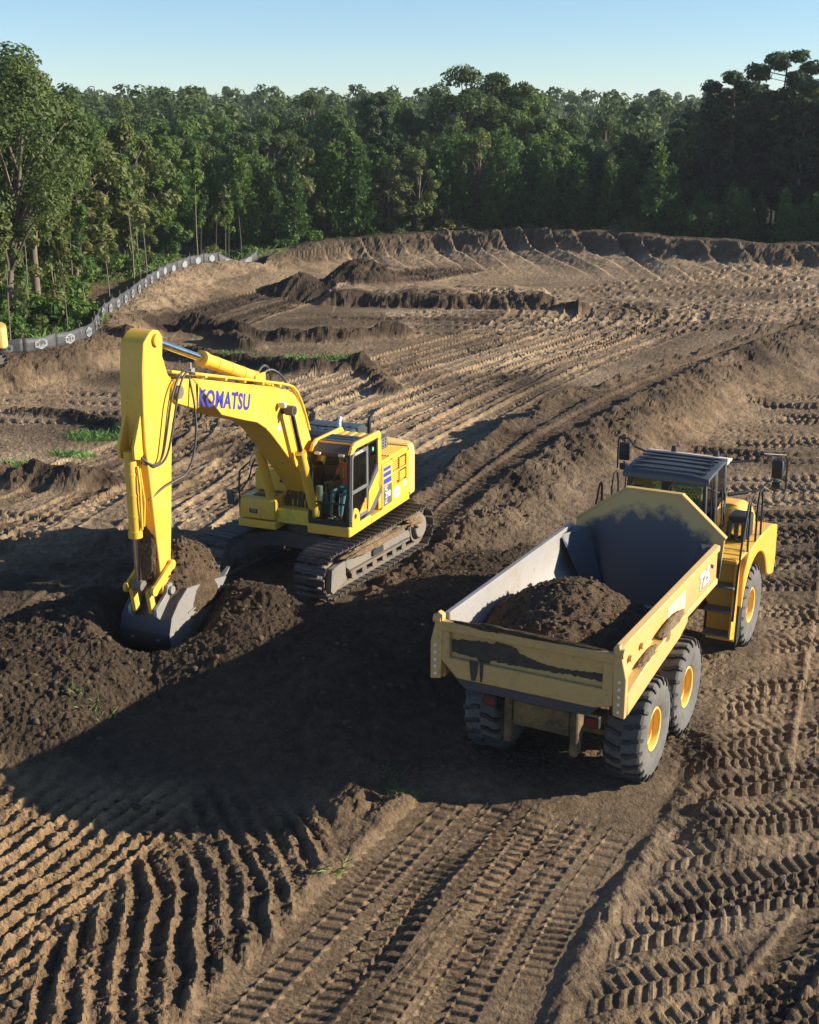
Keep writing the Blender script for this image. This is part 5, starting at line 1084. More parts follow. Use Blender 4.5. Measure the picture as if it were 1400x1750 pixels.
# ---- tractor unit: frame, fenders, hood, cab
mb = MB(); mb.bb(-.55, .55, 4.4, 7.2, .75, 1.25); mb.bb(-.6, .6, 7.0, 7.35, .6, 1.2); mb.build('front_frame', M['tyel'], trk, .02)
g = MB(); g.cyl((0, 4.1, .7), (0, 4.1, 1.5), .22, n=20); g.build('hitch', M['under'], trk)
for s_ in (-1, 1):
    arch = [(5.87 + .98 * math.cos(a), .84 + .98 * math.sin(a)) for a in [R(18) + k * R(150) / 14 for k in range(15)]]
    xa, xb = (.80, 1.44) if s_ > 0 else (-1.44, -.80)
    g = MB(); g.prism([(7.42, .95), (7.50, 1.30), (7.46, 1.95), (6.95, 2.08), (6.1, 2.10), (5.25, 2.06), (4.95, 1.70), (4.82, 1.10)] + [arch[-1]] + arch[::-1][1:-1] + [arch[0], (7.05, 1.02)], 'x', xa, xb); fd = g.build('fender', M['tyel'], trk, .02)
    g = MB(); g.prism([(4.75, .35), (4.95, .45), (4.98, 1.10), (4.82, 1.12)], 'x', xa, xb - .02 if s_ > 0 else xb); g.build('mud_flap', M['black'], fd)
    g = MB(); g.bb(min(xa, xb) + .02, max(xa, xb) - .05, 4.50, 6.1, 2.00, 2.06); wk = g.build('walkway', M['tyel'], trk, .008)
    for k in range(5): g = MB(); g.bb(min(xa, xb) + .05, max(xa, xb) - .08, 4.56 + k * .3, 4.72 + k * .3, 2.06, 2.075); g.build('tread_strip', M['tyel'], wk)
    # steps behind the front wheel
    g = MB(); x0, x1 = (.86, 1.38) if s_ > 0 else (-1.38, -.86)
    g.bb(x0, x1, 4.72, 4.80, .45, 2.02); g.bb(x1 - .04, x1, 4.30, 4.76, 1.20, 2.0) if False else None
    st = g.build('step_panel', M['tyel'], trk, .01)
    for zz in (.62, 1.08, 1.54): g = MB(); g.bb(x0, x1, 4.42, 4.72, zz, zz + .035); g.build('step', M['grey'], st, .005)
    g = MB(); g.prism([(4.42, .60), (4.72, .50), (4.72, 2.0), (4.60, 2.0)], 'x', x1 - .04 if s_ > 0 else x0, x1 if s_ > 0 else x0 + .04); g.build('side_stringer', M['tyel'], st, .006)
    xr = s_ * 1.40
    g = MB(); g.tube([(xr, 4.45, .95), (xr, 4.62, 2.1), (xr, 5.0, 2.95), (xr, 5.10, 3.02), (xr, 5.18, 2.95), (xr, 5.18, 2.05)], .02, 8, smooth=1); g.tube([(xr, 5.75, 2.05), (xr, 5.75, 3.0), (xr, 6.1, 3.02), (xr, 6.15, 2.06)], .02, 8, smooth=1); g.build('handrail', M['black'], trk)
mb = MB()                                                     # hood with rounded shoulders
rings = []
for y, w_, zt in ((6.20, .86, 2.46), (6.32, 1.04, 2.56), (6.75, 1.10, 2.56), (7.15, 1.06, 2.44), (7.48, .95, 2.22), (7.66, .80, 1.98)):
    rings.append([(w_, y, 1.10), (w_, y, zt - .28), (w_ - .07, y, zt - .10), (w_ - .22, y, zt), (-(w_ - .22), y, zt), (-(w_ - .07), y, zt - .10), (-w_, y, zt - .28), (-w_, y, 1.10)])
mb.loft(rings); hood_ = mb.build('hood', M['tyel'], trk, .03, 2)
g = MB(); g.bb(-.5, .5, 7.60, 7.70, 1.15, 1.8); g.build('front_grille', M['black'], hood_, .02)
for s_ in (-1, 1): g = MB(); g.cyl((s_ * 1.15, 7.40, 1.55), (s_ * 1.15, 7.50, 1.55), .12, n=16); g.build('headlight', M['lens'], trk)
g = MB(); g.bb(.90, 1.28, 5.62, 6.08, 2.10, 2.56); ab = g.build('air_cleaner', M['black'], trk, .05, 2); g = MB(); g.cyl((1.09, 5.58, 2.32), (1.09, 6.12, 2.32), .13, n=18); g.build('canister', M['chrome'], ab)
for k in range(3): g = MB(); g.cyl((.95 + .13 * k, 5.60, 2.1), (.95 + .13 * k, 5.60, 2.45), .05, n=10); g.build('reservoir', M['dark'], ab)
g = MB(); g.cyl((-.95, 6.2, 2.05), (-.95, 6.2, 3.1), .08, n=14); g.build('exhaust_stack', M['black'], trk)
# cab
CX = .77; yr, yf = 4.60, 6.02
mb = MB()
for s_ in (-1, 1):
    mb.prism([(s_ * (CX - .07), 1.95), (s_ * CX, 1.95), (s_ * (CX - .04), 3.42), (s_ * (CX - .11), 3.42)], 'y', yr, yr + .08)
    mb.prism([(s_ * (CX - .07), 1.95), (s_ * CX, 1.95), (s_ * (CX - .04), 3.42), (s_ * (CX - .11), 3.42)], 'y', 5.28, 5.36)
    mb.prism([(s_ * (CX - .07), 1.95), (s_ * CX, 1.95), (s_ * (CX - .04), 3.42), (s_ * (CX - .11), 3.42)], 'y', yf - .10, yf - .02)
    mb.bb(min(s_ * CX, s_ * (CX - .06)), max(s_ * CX, s_ * (CX - .06)), yr + .0, yf, 1.60, 2.32)
mb.bb(-CX + .05, CX - .05, yr + .01, yr + .07, 1.60, 2.72); mb.bb(-CX + .05, CX - .05, yf - .10, yf - .03, 1.60, 2.45); mb.bb(-CX, CX, yr, yf, 1.55, 1.62); mb.bb(-CX + .08, CX - .08, yr, yr + .07, 3.32, 3.42)
tcab = mb.build('cab', M['dark'], trk, .012)
g = MB(); g.bb(-.09, .09, yr + .012, yr + .066, 2.7, 3.34); g.build('rear_mullion', M['black'], tcab)
mb = MB(); rings = []
for y, z, w_ in ((4.50, 3.42, .80), (4.54, 3.50, .79), (5.2, 3.555, .79), (5.75, 3.55, .76), (5.80, 3.53, .76)):
    rings.append([(w_, y, z - .075), (w_, y, z - .02), (w_ * .6, y, z + .012), (0, y, z + .018), (-w_ * .6, y, z + .012), (-w_, y, z - .02), (-w_, y, z - .075)])
mb.loft(rings); rf = mb.build('roof', M['hood'], tcab, .012)
for y in (4.68, 4.92, 5.16, 5.40, 5.62): g = MB(); g.box((0, y, 3.518 + .06 * min(1, (y - 4.5) / .7)), (1.42, .03, .03)); g.build('roof_rib', M['dark'], rf)
g = MB(); g.prism([(5.78, 3.44), (6.10, 3.46), (6.16, 3.50), (5.82, 3.57)], 'x', -.78, .78); g.build('visor', flat('sun_bleached_visor', (.62, .50, .42), .5), rf, .01)
for xx in (-.28, .52): g = MB(); g.cyl((xx, 5.95, 3.54), (xx, 5.95, 3.66), .065, .05, n=12); g.build('beacon', M['black'], rf, .01)
for s_ in (-1, 1):
    def px(z): return s_ * (CX - .018 - (z - 1.95) * .027)
    for (a, b, z0, nm) in ((yr + .08, 5.28, 2.32, 'rear_side_window'), (5.36, yf - .10, 2.32, 'door_window')):
        pane(nm, [(px(z0), a, z0), (px(z0), b, z0), (px(3.40), b, 3.40), (px(3.40), a, 3.40)][::s_], tcab, 'glass2')
    xd = s_ * CX
    g = MB(); g.bb(min(xd, xd + s_ * .03), max(xd, xd + s_ * .03), 5.36, yf - .04, 1.66, 2.28); dd_ = g.build('door', M['dark'], tcab, .012)
    g = MB(); g.tube([(xd + s_ * .05, 5.42, 2.0), (xd + s_ * .06, 5.42, 2.5), (xd + s_ * .04, 5.40, 3.1)], .014, 7); g.build('door_handle', M['black'], dd_)
    g = MB(); g.tube([(xd + s_ * .02, yr + .12, 3.36), (xd + s_ * .04, yr + .10, 2.9), (xd + s_ * .05, yr + .20, 2.38), (xd + s_ * .03, yr + .4, 2.36)], .012, 7, smooth=1); g.build('grab_rail', M['black'], tcab)
pane('rear_window', [(CX - .12, yr + .03, 2.72), (-CX + .12, yr + .03, 2.72), (-CX + .14, yr + .03, 3.33), (CX - .14, yr + .03, 3.33)], tcab, 'glass2')
g = MB(); rr_ = [(.05, 2.74), (.13, 2.68), (.50, 2.66), (.62, 2.76), (.63, 3.20), (.55, 3.30), (.13, 3.30), (.05, 3.22)]; g.tube([(x, yr - .012, z) for x, z in rr_ + rr_[:2]], .016, 7, smooth=1); g.build('window_rim', M['grey'], tcab)
# honeycomb guards seen through the rear window
def honey(x0, x1, z0, z1):
    d = .062; r = 0; z = z0
    while z < z1:
        x = x0 + (d / 2 if r % 2 else 0)
        while x < x1:
            g = MB(); g.prism([(x + .029 * math.cos(a), z + .029 * math.sin(a)) for a in [R(30) + k * R(60) for k in range(6)]], 'y', yr + .075, yr + .080); g.build('guard_cell', M['cell'], tcab); x += d
        z += d * .866; r += 1
M['cell'] = flat('sunlit_mesh_cell', (.34, .30, .16), .7)
honey(.16, .58, 2.78, 3.24); honey(-.62, -.46, 2.78, 3.24); honey(-.36, -.22, 2.78, 3.24)
pane('windscreen', [(CX - .09, yf - .05, 2.45), (-CX + .09, yf - .05, 2.45), (-CX + .11, yf - .12, 3.42), (CX - .11, yf - .12, 3.42)], tcab, 'glass2')
g = MB(); g.bb(-.02, .42, 5.0, 5.5, 1.62, 2.15); g.prism([(4.95, 2.1), (5.08, 2.1), (5.0, 2.95), (4.88, 2.95)], 'x', .0, .40); g.build('driver_seat', M['seat'], tcab, .03)
g = MB(); g.bb(-.5, -.2, 4.95, 5.3, 1.62, 2.95); g.build('cabinet', flat('cab_interior', (.10, .08, .06), .7), tcab, .02); g = MB(); g.bb(-.10, .04, 4.80, 4.86, 2.75, 3.15); g.build('manual_folder', M['grey'], tcab)
g = MB(); g.bb(-CX + .08, CX - .08, 5.65, yf - .11, 1.62, 2.4); g.build('dashboard', M['black'], tcab, .02)
letter('lettering', '725', .20, M['white'], tcab, Vector((CX + .035, 5.62, 2.06)), fm, .006, 1.0); g = MB(); g.bb(CX + .03, CX + .034, 5.72, 5.86, 1.86, 1.96); g.build('door_sticker', M['red'], tcab)
letter('lettering', 'CAT', .17, M['white'], tcab, Vector((CX + .035, 5.72, 1.80)), fm, .006, 1.0)
g = MB(); g.bb(.55, .80, 4.35, 4.60, 2.15, 2.55); g.build('hydraulic_tank', M['tyel'], trk, .03, 2); g = MB(); g.cyl((.60, 4.40, 2.55), (.60, 4.40, 2.72), .05, n=12); g.build('filler_cap', M['chrome'], trk)
# mirrors
def mirror(s_):
    b = Vector((s_ * .76, 5.95, 3.46)); g = MB(); e = Vector((s_ * 1.62, 6.75, 3.52))
    g.tube([b, (s_ * 1.15, 6.25, 3.48), (s_ * 1.30, 6.35, 3.60), e, (s_ * 1.66, 6.78, 3.42), (s_ * 1.66, 6.80, 2.86)], .02, 8); g.tube([(s_ * .80, 5.92, 2.86), (s_ * 1.25, 6.30, 2.90), (s_ * 1.45, 6.55, 3.08)], .02, 8); g.tube([(s_ * .80, 5.92, 2.86), (s_ * 1.10, 6.17, 2.885)], .04, 8)
    mr_ = g.build('mirror_arm', M['black'], trk); g = MB(); g.box((s_ * 1.50, 6.72, 3.24), (.22, .09, .36), rz=s_ * R(-10)); g.build('mirror', M['black'], mr_, .03, 2); g = MB(); g.box((s_ * 1.50, 6.72, 2.93), (.18, .08, .14), rz=s_ * R(-10)); g.build('wide_angle_mirror', M['black'], mr_, .03, 2)
mirror(1); mirror(-1)
# ================================================================== OPERATOR (seated in the excavator cab)
def skin_mesh(name, nodes, edges, root, sub=2):
    me_ = bpy.data.meshes.new(name); me_.from_pydata([n[0] for n in nodes], edges, []); o = bpy.data.objects.new(name, me_); COL.objects.link(o)
    mo = o.modifiers.new('skin', 'SKIN'); mo.use_smooth_shade = True
    for k, n in enumerate(nodes):
        sv = me_.skin_vertices[0].data[k]; r = n[1]; sv.radius = r if hasattr(r, '__len__') else (r, r); sv.use_root = (k in root)
    s_ = o.modifiers.new('sub', 'SUBSURF'); s_.levels = sub; s_.render_levels = sub
    out = bpy.data.meshes.new_from_object(o.evaluated_get(bpy.context.evaluated_depsgraph_get())); bpy.data.objects.remove(o); bpy.data.meshes.remove(me_); out.name = name
    out.polygons.foreach_set('use_smooth', [True] * len(out.polygons)); return out
hx = -0.925
def arm_nodes(s_, base):
    sx = hx + s_ * .19; hxp = -1.22 if s_ < 0 else -.60; d = .0
    return [((sx, .25, 2.42), (.075, .075)), ((sx + s_ * .06, .33, 2.18), (.052, .052)), ((hxp - s_ * .02, .56, 2.06), (.040, .040)), ((hxp, .66, 2.09), (.035, .028)), ((hxp, .72, 2.10), (.042, .020))]
nodes = [((hx, .30, 1.90), (.15, .12)), ((hx, .27, 2.10), (.14, .105)), ((hx, .25, 2.32), (.155, .11)), ((hx, .25, 2.45), (.09, .07)), ((hx, .27, 2.53), (.05, .05)), ((hx, .29, 2.60), (.075, .09)), ((hx, .30, 2.70), (.075, .095)), ((hx, .29, 2.76), (.05, .06))]
edges = [(0, 1), (1, 2), (2, 3), (3, 4), (4, 5), (5, 6), (6, 7)]
for s_ in (-1, 1):
    b = len(nodes); nodes += arm_nodes(s_, b); edges += [(2, b)] + [(b + k, b + k + 1) for k in range(4)]
    b = len(nodes); nodes += [((hx + s_ * .10, .40, 1.90), (.085, .085)), ((hx + s_ * .13, .78, 1.94), (.060, .060)), ((hx + s_ * .12, .90, 1.62), (.050, .050)), ((hx + s_ * .12, .94, 1.44), (.036, .036)), ((hx + s_ * .13, 1.10, 1.40), (.042, .03))]
    edges += [(0, b)] + [(b + k, b + k + 1) for k in range(4)]
m_skin = flat('skin', (.36, .20, .13), .55); m_sleeve = flat('dark_sleeve', (.03, .028, .03), .8); m_jean = flat('blue_denim', (.10, .20, .30), .85); m_vest = flat('orange_vest', (.75, .09, .03), .7); m_refl = flat('reflective_tape', (.55, .52, .45), .4); m_hair = flat('dark_hair', (.02, .015, .012), .7)
bme = skin_mesh('person', nodes, edges, [0]); 
for m_ in (m_skin, m_sleeve, m_jean, m_vest): bme.materials.append(m_)
for pl in bme.polygons:
    c_ = pl.center
    if c_.z > 2.47 and abs(c_.x - hx) < .13: k = 0
    elif c_.y > .55 and c_.z > 2.03: k = 0
    elif c_.z > 2.22: k = 3
    elif abs(c_.x - hx) < .20 and c_.z > 2.04 and c_.y < .42: k = 3
    elif c_.z > 1.99 and c_.z > 1.9 and (abs(c_.x - hx) > .15 or c_.z > 2.04): k = 1
    elif c_.z < 1.47: k = 1
    else: k = 2
    pl.material_index = k
per = mesh_obj('person', bme); per.matrix_world = exc_M @ Matrix.Translation((0, .03, 0))
tag(per, 'operator seated in the excavator cab, orange vest and blue jeans, hands on the levers', 'person')
# fingers closed round the levers
fn_nodes = []; fe = []; roots = []
for s_ in (-1, 1):
    hxp = -1.22 if s_ < 0 else -.60
    for k in range(4):
        z = 2.125 - k * .018; b = len(fn_nodes); L = (.9, 1.0, .96, .8)[k]; roots.append(b)
        fn_nodes += [((hxp + s_ * .025, .72, z), .009), ((hxp + s_ * .028, .72 + .032 * L, z - .003), .0085), ((hxp + s_ * .008, .72 + .050 * L, z - .006), .008), ((hxp - s_ * .012, .72 + .038 * L, z - .008), .007)]; fe += [(b, b + 1), (b + 1, b + 2), (b + 2, b + 3)]
    b = len(fn_nodes); roots.append(b); fn_nodes += [((hxp - s_ * .02, .69, 2.12), .010), ((hxp - s_ * .032, .715, 2.14), .009), ((hxp - s_ * .022, .74, 2.145), .008)]; fe += [(b, b + 1), (b + 1, b + 2)]
fme = skin_mesh('fingers', fn_nodes, fe, roots, 1); mesh_obj('fingers', fme, m_skin, per)
# face, hair, vest tape
g = MB(); g.lathe([(.0, -.02), (.018, -.01), (.022, .01), (0, .03)], (hx, .385, 2.655), 'y', 10); g.build('nose', m_skin, per)
for s_ in (-1, 1):
    g = MB(); g.lathe([(0, -.006), (.011, 0), (0, .008)], (hx + s_ * .032, .376, 2.685), 'y', 10); g.build('eye', m_hair, per); g = MB(); g.lathe([(0, -.012), (.028, 0), (0, .012)], (hx + s_ * .085, .30, 2.665), 'x', 10); g.build('ear', m_skin, per)
g = MB(); g.box((hx, .378, 2.612), (.048, .012, .010)); g.build('mouth', m_hair, per, .003)
clump('hair', (hx, .275, 2.73), (.095, .11, .065), per, m_hair, 3, 3, .12)
g = MB()
for s_ in (-1, 1): g.tube([(hx + s_ * .09, .335, 2.06), (hx + s_ * .095, .355, 2.3), (hx + s_ * .10, .30, 2.44), (hx + s_ * .10, .18, 2.42), (hx + s_ * .09, .15, 2.1)], .012, 6)
g.build('vest_tape', m_refl, per)
# ================================================================== SILT FENCE
m_fab = paint('fence_fabric', (.045, .046, .052), .6, .5, (.14, .125, .11), 2.0); m_logo = paint('fence_print', (.24, .26, .28), .6, .7, (.12, .11, .10), 3.0); m_stake = paint('fence_stake', (.20, .14, .08), .8, .4, (.1, .08, .05), 4)
fpl = [Vector((p_[0], p_[1])) for p_ in FENCE]; arcs = [0]
for a, b in zip(fpl[:-1], fpl[1:]): arcs.append(arcs[-1] + (b - a).length)
def fence_at(s):
    k = max(0, min(len(arcs) - 2, int(np.searchsorted(arcs, s)) - 1)); t = (s - arcs[k]) / (arcs[k + 1] - arcs[k]); return fpl[k].lerp(fpl[k + 1], t)
def fence_sm(s): return (fence_at(s - .9) + fence_at(s) * 2 + fence_at(s + .9)) / 4
BAY = 1.62; s0 = arcs[1] - .5; nb = int((arcs[-1] - s0 - .5) / BAY)
fp = fence_sm(s0 + 2); fence = empty('silt_fence', (fp.x, fp.y, .9)); tag(fence, 'long black fabric silt fence with white printed badges, curving along the wood edge', 'fence')
inv = Matrix.Translation((-fp.x, -fp.y, -.9)); rng = random.Random(8)
allp = [fence_sm(s0 + k * BAY) for k in range(nb + 1)]; fz = hgt([q.x for q in allp], [q.y for q in allp]); 
logo_me = None
for k in range(nb):
    a, b = allp[k], allp[k + 1]; za, zb_ = float(fz[k]), float(fz[k + 1]); g = MB(); nx_, nz_ = 8, 3; vs = []; lean = rng.uniform(-.06, .06)
    d = (b - a).normalized(); nr_ = Vector((d.y, -d.x))                         # towards the site
    for i in range(nx_ + 1):
        t = i / nx_; base = a.lerp(b, t); z = za + (zb_ - za) * t
        for j in range(nz_ + 1):
            v = j / nz_; bul = (.05 * math.sin(math.pi * t) * math.sin(math.pi * (v * .8 + .1)) + .012 * math.sin(9 * t + k)) + lean * v * math.sin(math.pi * t)
            vs.append((base.x + nr_.x * bul - fp.x, base.y + nr_.y * bul - fp.y, z - .10 + v * (.66 - .06 * math.sin(math.pi * t) + .02 * rng.uniform(-1, 1)) - .9))
    fs = [(i * (nz_ + 1) + j, (i + 1) * (nz_ + 1) + j, (i + 1) * (nz_ + 1) + j + 1, i * (nz_ + 1) + j + 1) for i in range(nx_) for j in range(nz_)]
    g.add(vs, fs); pn = g.build('fabric_panel', m_fab, fence)
    so = pn.modifiers.new('thickness', 'SOLIDIFY'); so.thickness = .008
    if rng.random() < .93:
        c_ = a.lerp(b, .5) + nr_ * .085; zc = (za + zb_) / 2 + .23 + rng.uniform(-.05, .05) - .9; sl = math.atan2(zb_ - za, BAY)
        u_ = Vector((d.x * math.cos(sl), d.y * math.cos(sl), math.sin(sl))); up = Vector((0, 0, 1)); C_ = Vector((c_.x - fp.x, c_.y - fp.y, zc))
        def q2(x, z, off): return C_ + u_ * x + up * z + Vector((nr_.x, nr_.y, 0)) * off
        g = MB(); hx_ = [(-.30, -.10), (0, -.22), (.30, -.10), (.30, .10), (0, .22), (-.30, .10)]
        g.add([q2(x, z, .0) for x, z in hx_] + [q2(x, z, -.012) for x, z in hx_], [tuple(range(6)), tuple(range(6, 12))[::-1]] + [(i, 6 + i, 6 + (i + 1) % 6, (i + 1) % 6) for i in range(6)])
        lg = g.build('printed_badge', m_logo, pn)
        if k < 16:
            for (x0, x1, z0, z1) in ((-.23, -.11, -.06, .06), (-.06, .04, -.08, .08), (.10, .22, -.06, .06), (-.17, .17, .105, .125), (-.17, .17, -.125, -.105)):
                g = MB(); g.add([q2(x0, z0, .004), q2(x1, z0, .004), q2(x1, z1, .004), q2(x0, z1, .004)], [(0, 1, 2, 3)]); g.build('badge_print', m_fab, lg)
    g = MB(); g.box((a.x - nr_.x * .03 - fp.x, a.y - nr_.y * .03 - fp.y, za + .28 - .9), (.04, .04, .9)); g.build('stake', m_stake, fence)

# ================================================================== second machine at the left edge
tm = empty('tracked_machine', (-16.75, 47.9, .72), R(112)); tag(tm, 'cream yellow tracked machine cut off by the left edge in front of the silt fence', 'excavator')
keep = {'track', 'track_frame', 'final_drive', 'sprocket', 'idler', 'counterweight', 'revolving_frame', 'engine_side', 'car_body', 'slewing_ring', 'hood_deck'}
for ch in list(exc.children):
    if ch.name.split('.')[0] in keep:
        c_ = copy_tree(ch, tm)
        c_.rotation_euler = (0, 0, 0)
tm.scale = (.62,) * 3

# ================================================================== loose clods, grass
rng = np.random.default_rng(7)
def scatter(n, fx, fy, test):
    x = fx(n); y = fy(n); h_, c_, r_, g_ = height_and_soil(x, y); k = test(x, y, r_, g_); return x[k], y[k], h_[k], r_[k]
cx1, cy1, cz1, cr1 = scatter(13000, lambda n: rng.uniform(-7.5, 9, n), lambda n: 11 + 21 * rng.random(n) ** 1.1, lambda x, y, r, g: (r > .38) & (rng.random(len(x)) < r * .62))
bm = bmesh.new(); bmesh.ops.create_icosphere(bm, subdivisions=1, radius=1); iv = np.array([v.co for v in bm.verts]); bm.faces.ensure_lookup_table(); fi_ = np.array([[v.index for v in f.verts] for f in bm.faces]); bm.free()
def clods(name, x, y, z, sz, mat):
    nv = len(iv); n = len(x)
    off = iv[None] * (1 + .35 * rng.standard_normal((n, nv, 1))) * sz[:, None, None] * np.array([1.2, 1.0, .75])
    V = (off + np.stack([x, y, z + sz * .25], 1)[:, None]).reshape(-1, 3); F = (fi_[None] + (np.arange(n) * nv)[:, None, None]).reshape(-1, 3)
    me = bpy.data.meshes.new(name); me.vertices.add(len(V)); me.vertices.foreach_set('co', V.astype(np.float32).ravel()); me.loops.add(F.size); me.loops.foreach_set('vertex_index', F.astype(np.int32).ravel()); me.polygons.add(len(F)); me.polygons.foreach_set('loop_start', np.arange(0, F.size, 3, dtype=np.int32)); me.update()
    return mesh_obj(name, me, mat)
m_clod = soil_mat('clod_soil', (.05, .036, .025), (.17, .122, .08), 3.0)
cl = clods('loose_clods', cx1, cy1, cz1, .010 + .050 * rng.random(len(cx1)) ** 3.2, m_clod); tag(cl, 'small loose clods of earth strewn over the churned ground', 'soil', kind='stuff')
for root, fn_, nn in ((hb, hb_fn, 420), (ld, ld_fn, 650)):
    u = rng.uniform(-.97, .97, nn); v = rng.uniform(-.97, .97, nn); x, y, zt, zb = fn_(u, v)
    o = clods('clods', x, y, zt, .010 + .035 * rng.random(nn) ** 3, m_clod); o.parent = root; o['kind'] = 'stuff'
def blades(name, x, y, z, hgt_, wid, lean, mat, label):
    n = len(x); a = rng.uniform(0, 6.283, n); h_ = hgt_ * (.5 + rng.random(n)); dx = np.cos(a) * wid; dy = np.sin(a) * wid; lx = rng.normal(0, lean, n) * h_; ly = rng.normal(0, lean, n) * h_
    P0 = np.stack([x - dx, y - dy, z - .02], 1); P1 = np.stack([x + dx, y + dy, z - .02], 1); P2 = np.stack([x + lx + dx * .5, y + ly + dy * .5, z + h_ * .7], 1); P3 = np.stack([x + lx * 1.7, y + ly * 1.7, z + h_], 1)
    V = np.stack([P0, P1, P2, P3], 1).reshape(-1, 3); F = np.arange(4 * n).reshape(n, 4)
    me = bpy.data.meshes.new(name); me.vertices.add(4 * n); me.vertices.foreach_set('co', V.astype(np.float32).ravel()); me.loops.add(4 * n); me.loops.foreach_set('vertex_index', F.astype(np.int32).ravel()); me.polygons.add(n); me.polygons.foreach_set('loop_start', np.arange(0, 4 * n, 4, dtype=np.int32)); me.update()
    return tag(mesh_obj(name, me, mat), label, 'grass', kind='stuff')
m_gr, nt, p = new_mat('grass'); P = N(nt, 'ShaderNodeNewGeometry').outputs['Position']; a = noise(nt, P, 2.5, 5); nt.links.new(ramp(nt, a.outputs[0], [(.3, (.055, .13, .022)), (.6, (.09, .20, .03)), (.8, (.18, .20, .06))]).outputs[0], p.inputs['Base Color']); p.inputs['Roughness'].default_value = .7
gx, gy, gz, _ = scatter(26000, lambda n: rng.uniform(-13, -1.5, n), lambda n: rng.uniform(34.5, 55, n), lambda x, y, r, g: (g > .25) & (rng.random(len(x)) < g))
blades('pit_grass', gx, gy, gz, .16, .012, .35, m_gr, 'patches of green grass left on the pit floor')
gx, gy, gz, _ = scatter(26000, lambda n: rng.uniform(-30, -9, n), lambda n: rng.uniform(49, 86, n), lambda x, y, r, g: (g > .35) & (rng.random(len(x)) < g))
blades('wood_edge_grass', gx, gy, gz, .30, .016, .35, m_gr, 'green grass and ground cover behind the silt fence')
gx = np.concatenate([rng.normal(c[0], c[2], 34) for c in ((-4.9, 18.6, .16), (-5.3, 18.9, .12), (-.15, 16.9, .08), (-1.0, 15.0, .07), (-.3, 17.3, .1))]); gy = np.concatenate([rng.normal(c[1], c[2], 34) for c in ((-4.9, 18.6, .16), (-5.3, 18.9, .12), (-.15, 16.9, .08), (-1.0, 15.0, .07), (-.3, 17.3, .1))])
blades('uprooted_grass', gx, gy, hgt(gx, gy), 0.075, .003, .7, m_gr, 'straggly tufts of uprooted grass on the spoil pile')
# ================================================================== FOREST
def leaf_mat(name, dark, mid_, light, trans=.36):
    m, nt, p = new_mat(name); out = nt.nodes['Material Output']
    at = N(nt, 'ShaderNodeAttribute', attribute_name='tint'); oi = N(nt, 'ShaderNodeObjectInfo')
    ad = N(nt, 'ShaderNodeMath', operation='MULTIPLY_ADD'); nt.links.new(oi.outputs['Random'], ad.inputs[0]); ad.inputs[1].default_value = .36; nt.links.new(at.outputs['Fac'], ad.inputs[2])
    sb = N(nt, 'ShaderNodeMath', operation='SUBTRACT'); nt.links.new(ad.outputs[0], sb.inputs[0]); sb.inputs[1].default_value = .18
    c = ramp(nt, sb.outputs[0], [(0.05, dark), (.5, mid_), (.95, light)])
    nt.links.new(c.outputs[0], p.inputs['Base Color']); p.inputs['Roughness'].default_value = .62; p.inputs['Specular IOR Level'].default_value = .25
    tr = N(nt, 'ShaderNodeBsdfTranslucent'); nt.links.new(c.outputs[0], tr.inputs[0]); mx = N(nt, 'ShaderNodeMixShader'); mx.inputs[0].default_value = trans
    nt.links.new(p.outputs[0], mx.inputs[1]); nt.links.new(tr.outputs[0], mx.inputs[2]); nt.links.new(mx.outputs[0], out.inputs[0]); return m
L_oak = leaf_mat('oak_leaves', (.034, .062, .016), (.072, .116, .030), (.135, .170, .050))
L_grn = leaf_mat('bright_leaves', (.038, .085, .017), (.078, .152, .028), (.15, .205, .045))
L_yel = leaf_mat('yellowing_leaves', (.06, .09, .025), (.12, .155, .042), (.20, .185, .065))
L_pin = leaf_mat('pine_needles', (.030, .072, .018), (.060, .128, .029), (.11, .18, .045), .3)
L_drk = leaf_mat('dark_pine_needles', (.018, .038, .014), (.034, .064, .021), (.065, .10, .033), .25)
m_bark = paint('bark', (.16, .125, .095), .9, .5, (.07, .055, .042), 3.0); m_bark2 = paint('pale_bark', (.19, .155, .12), .9, .5, (.09, .07, .055), 3.0)

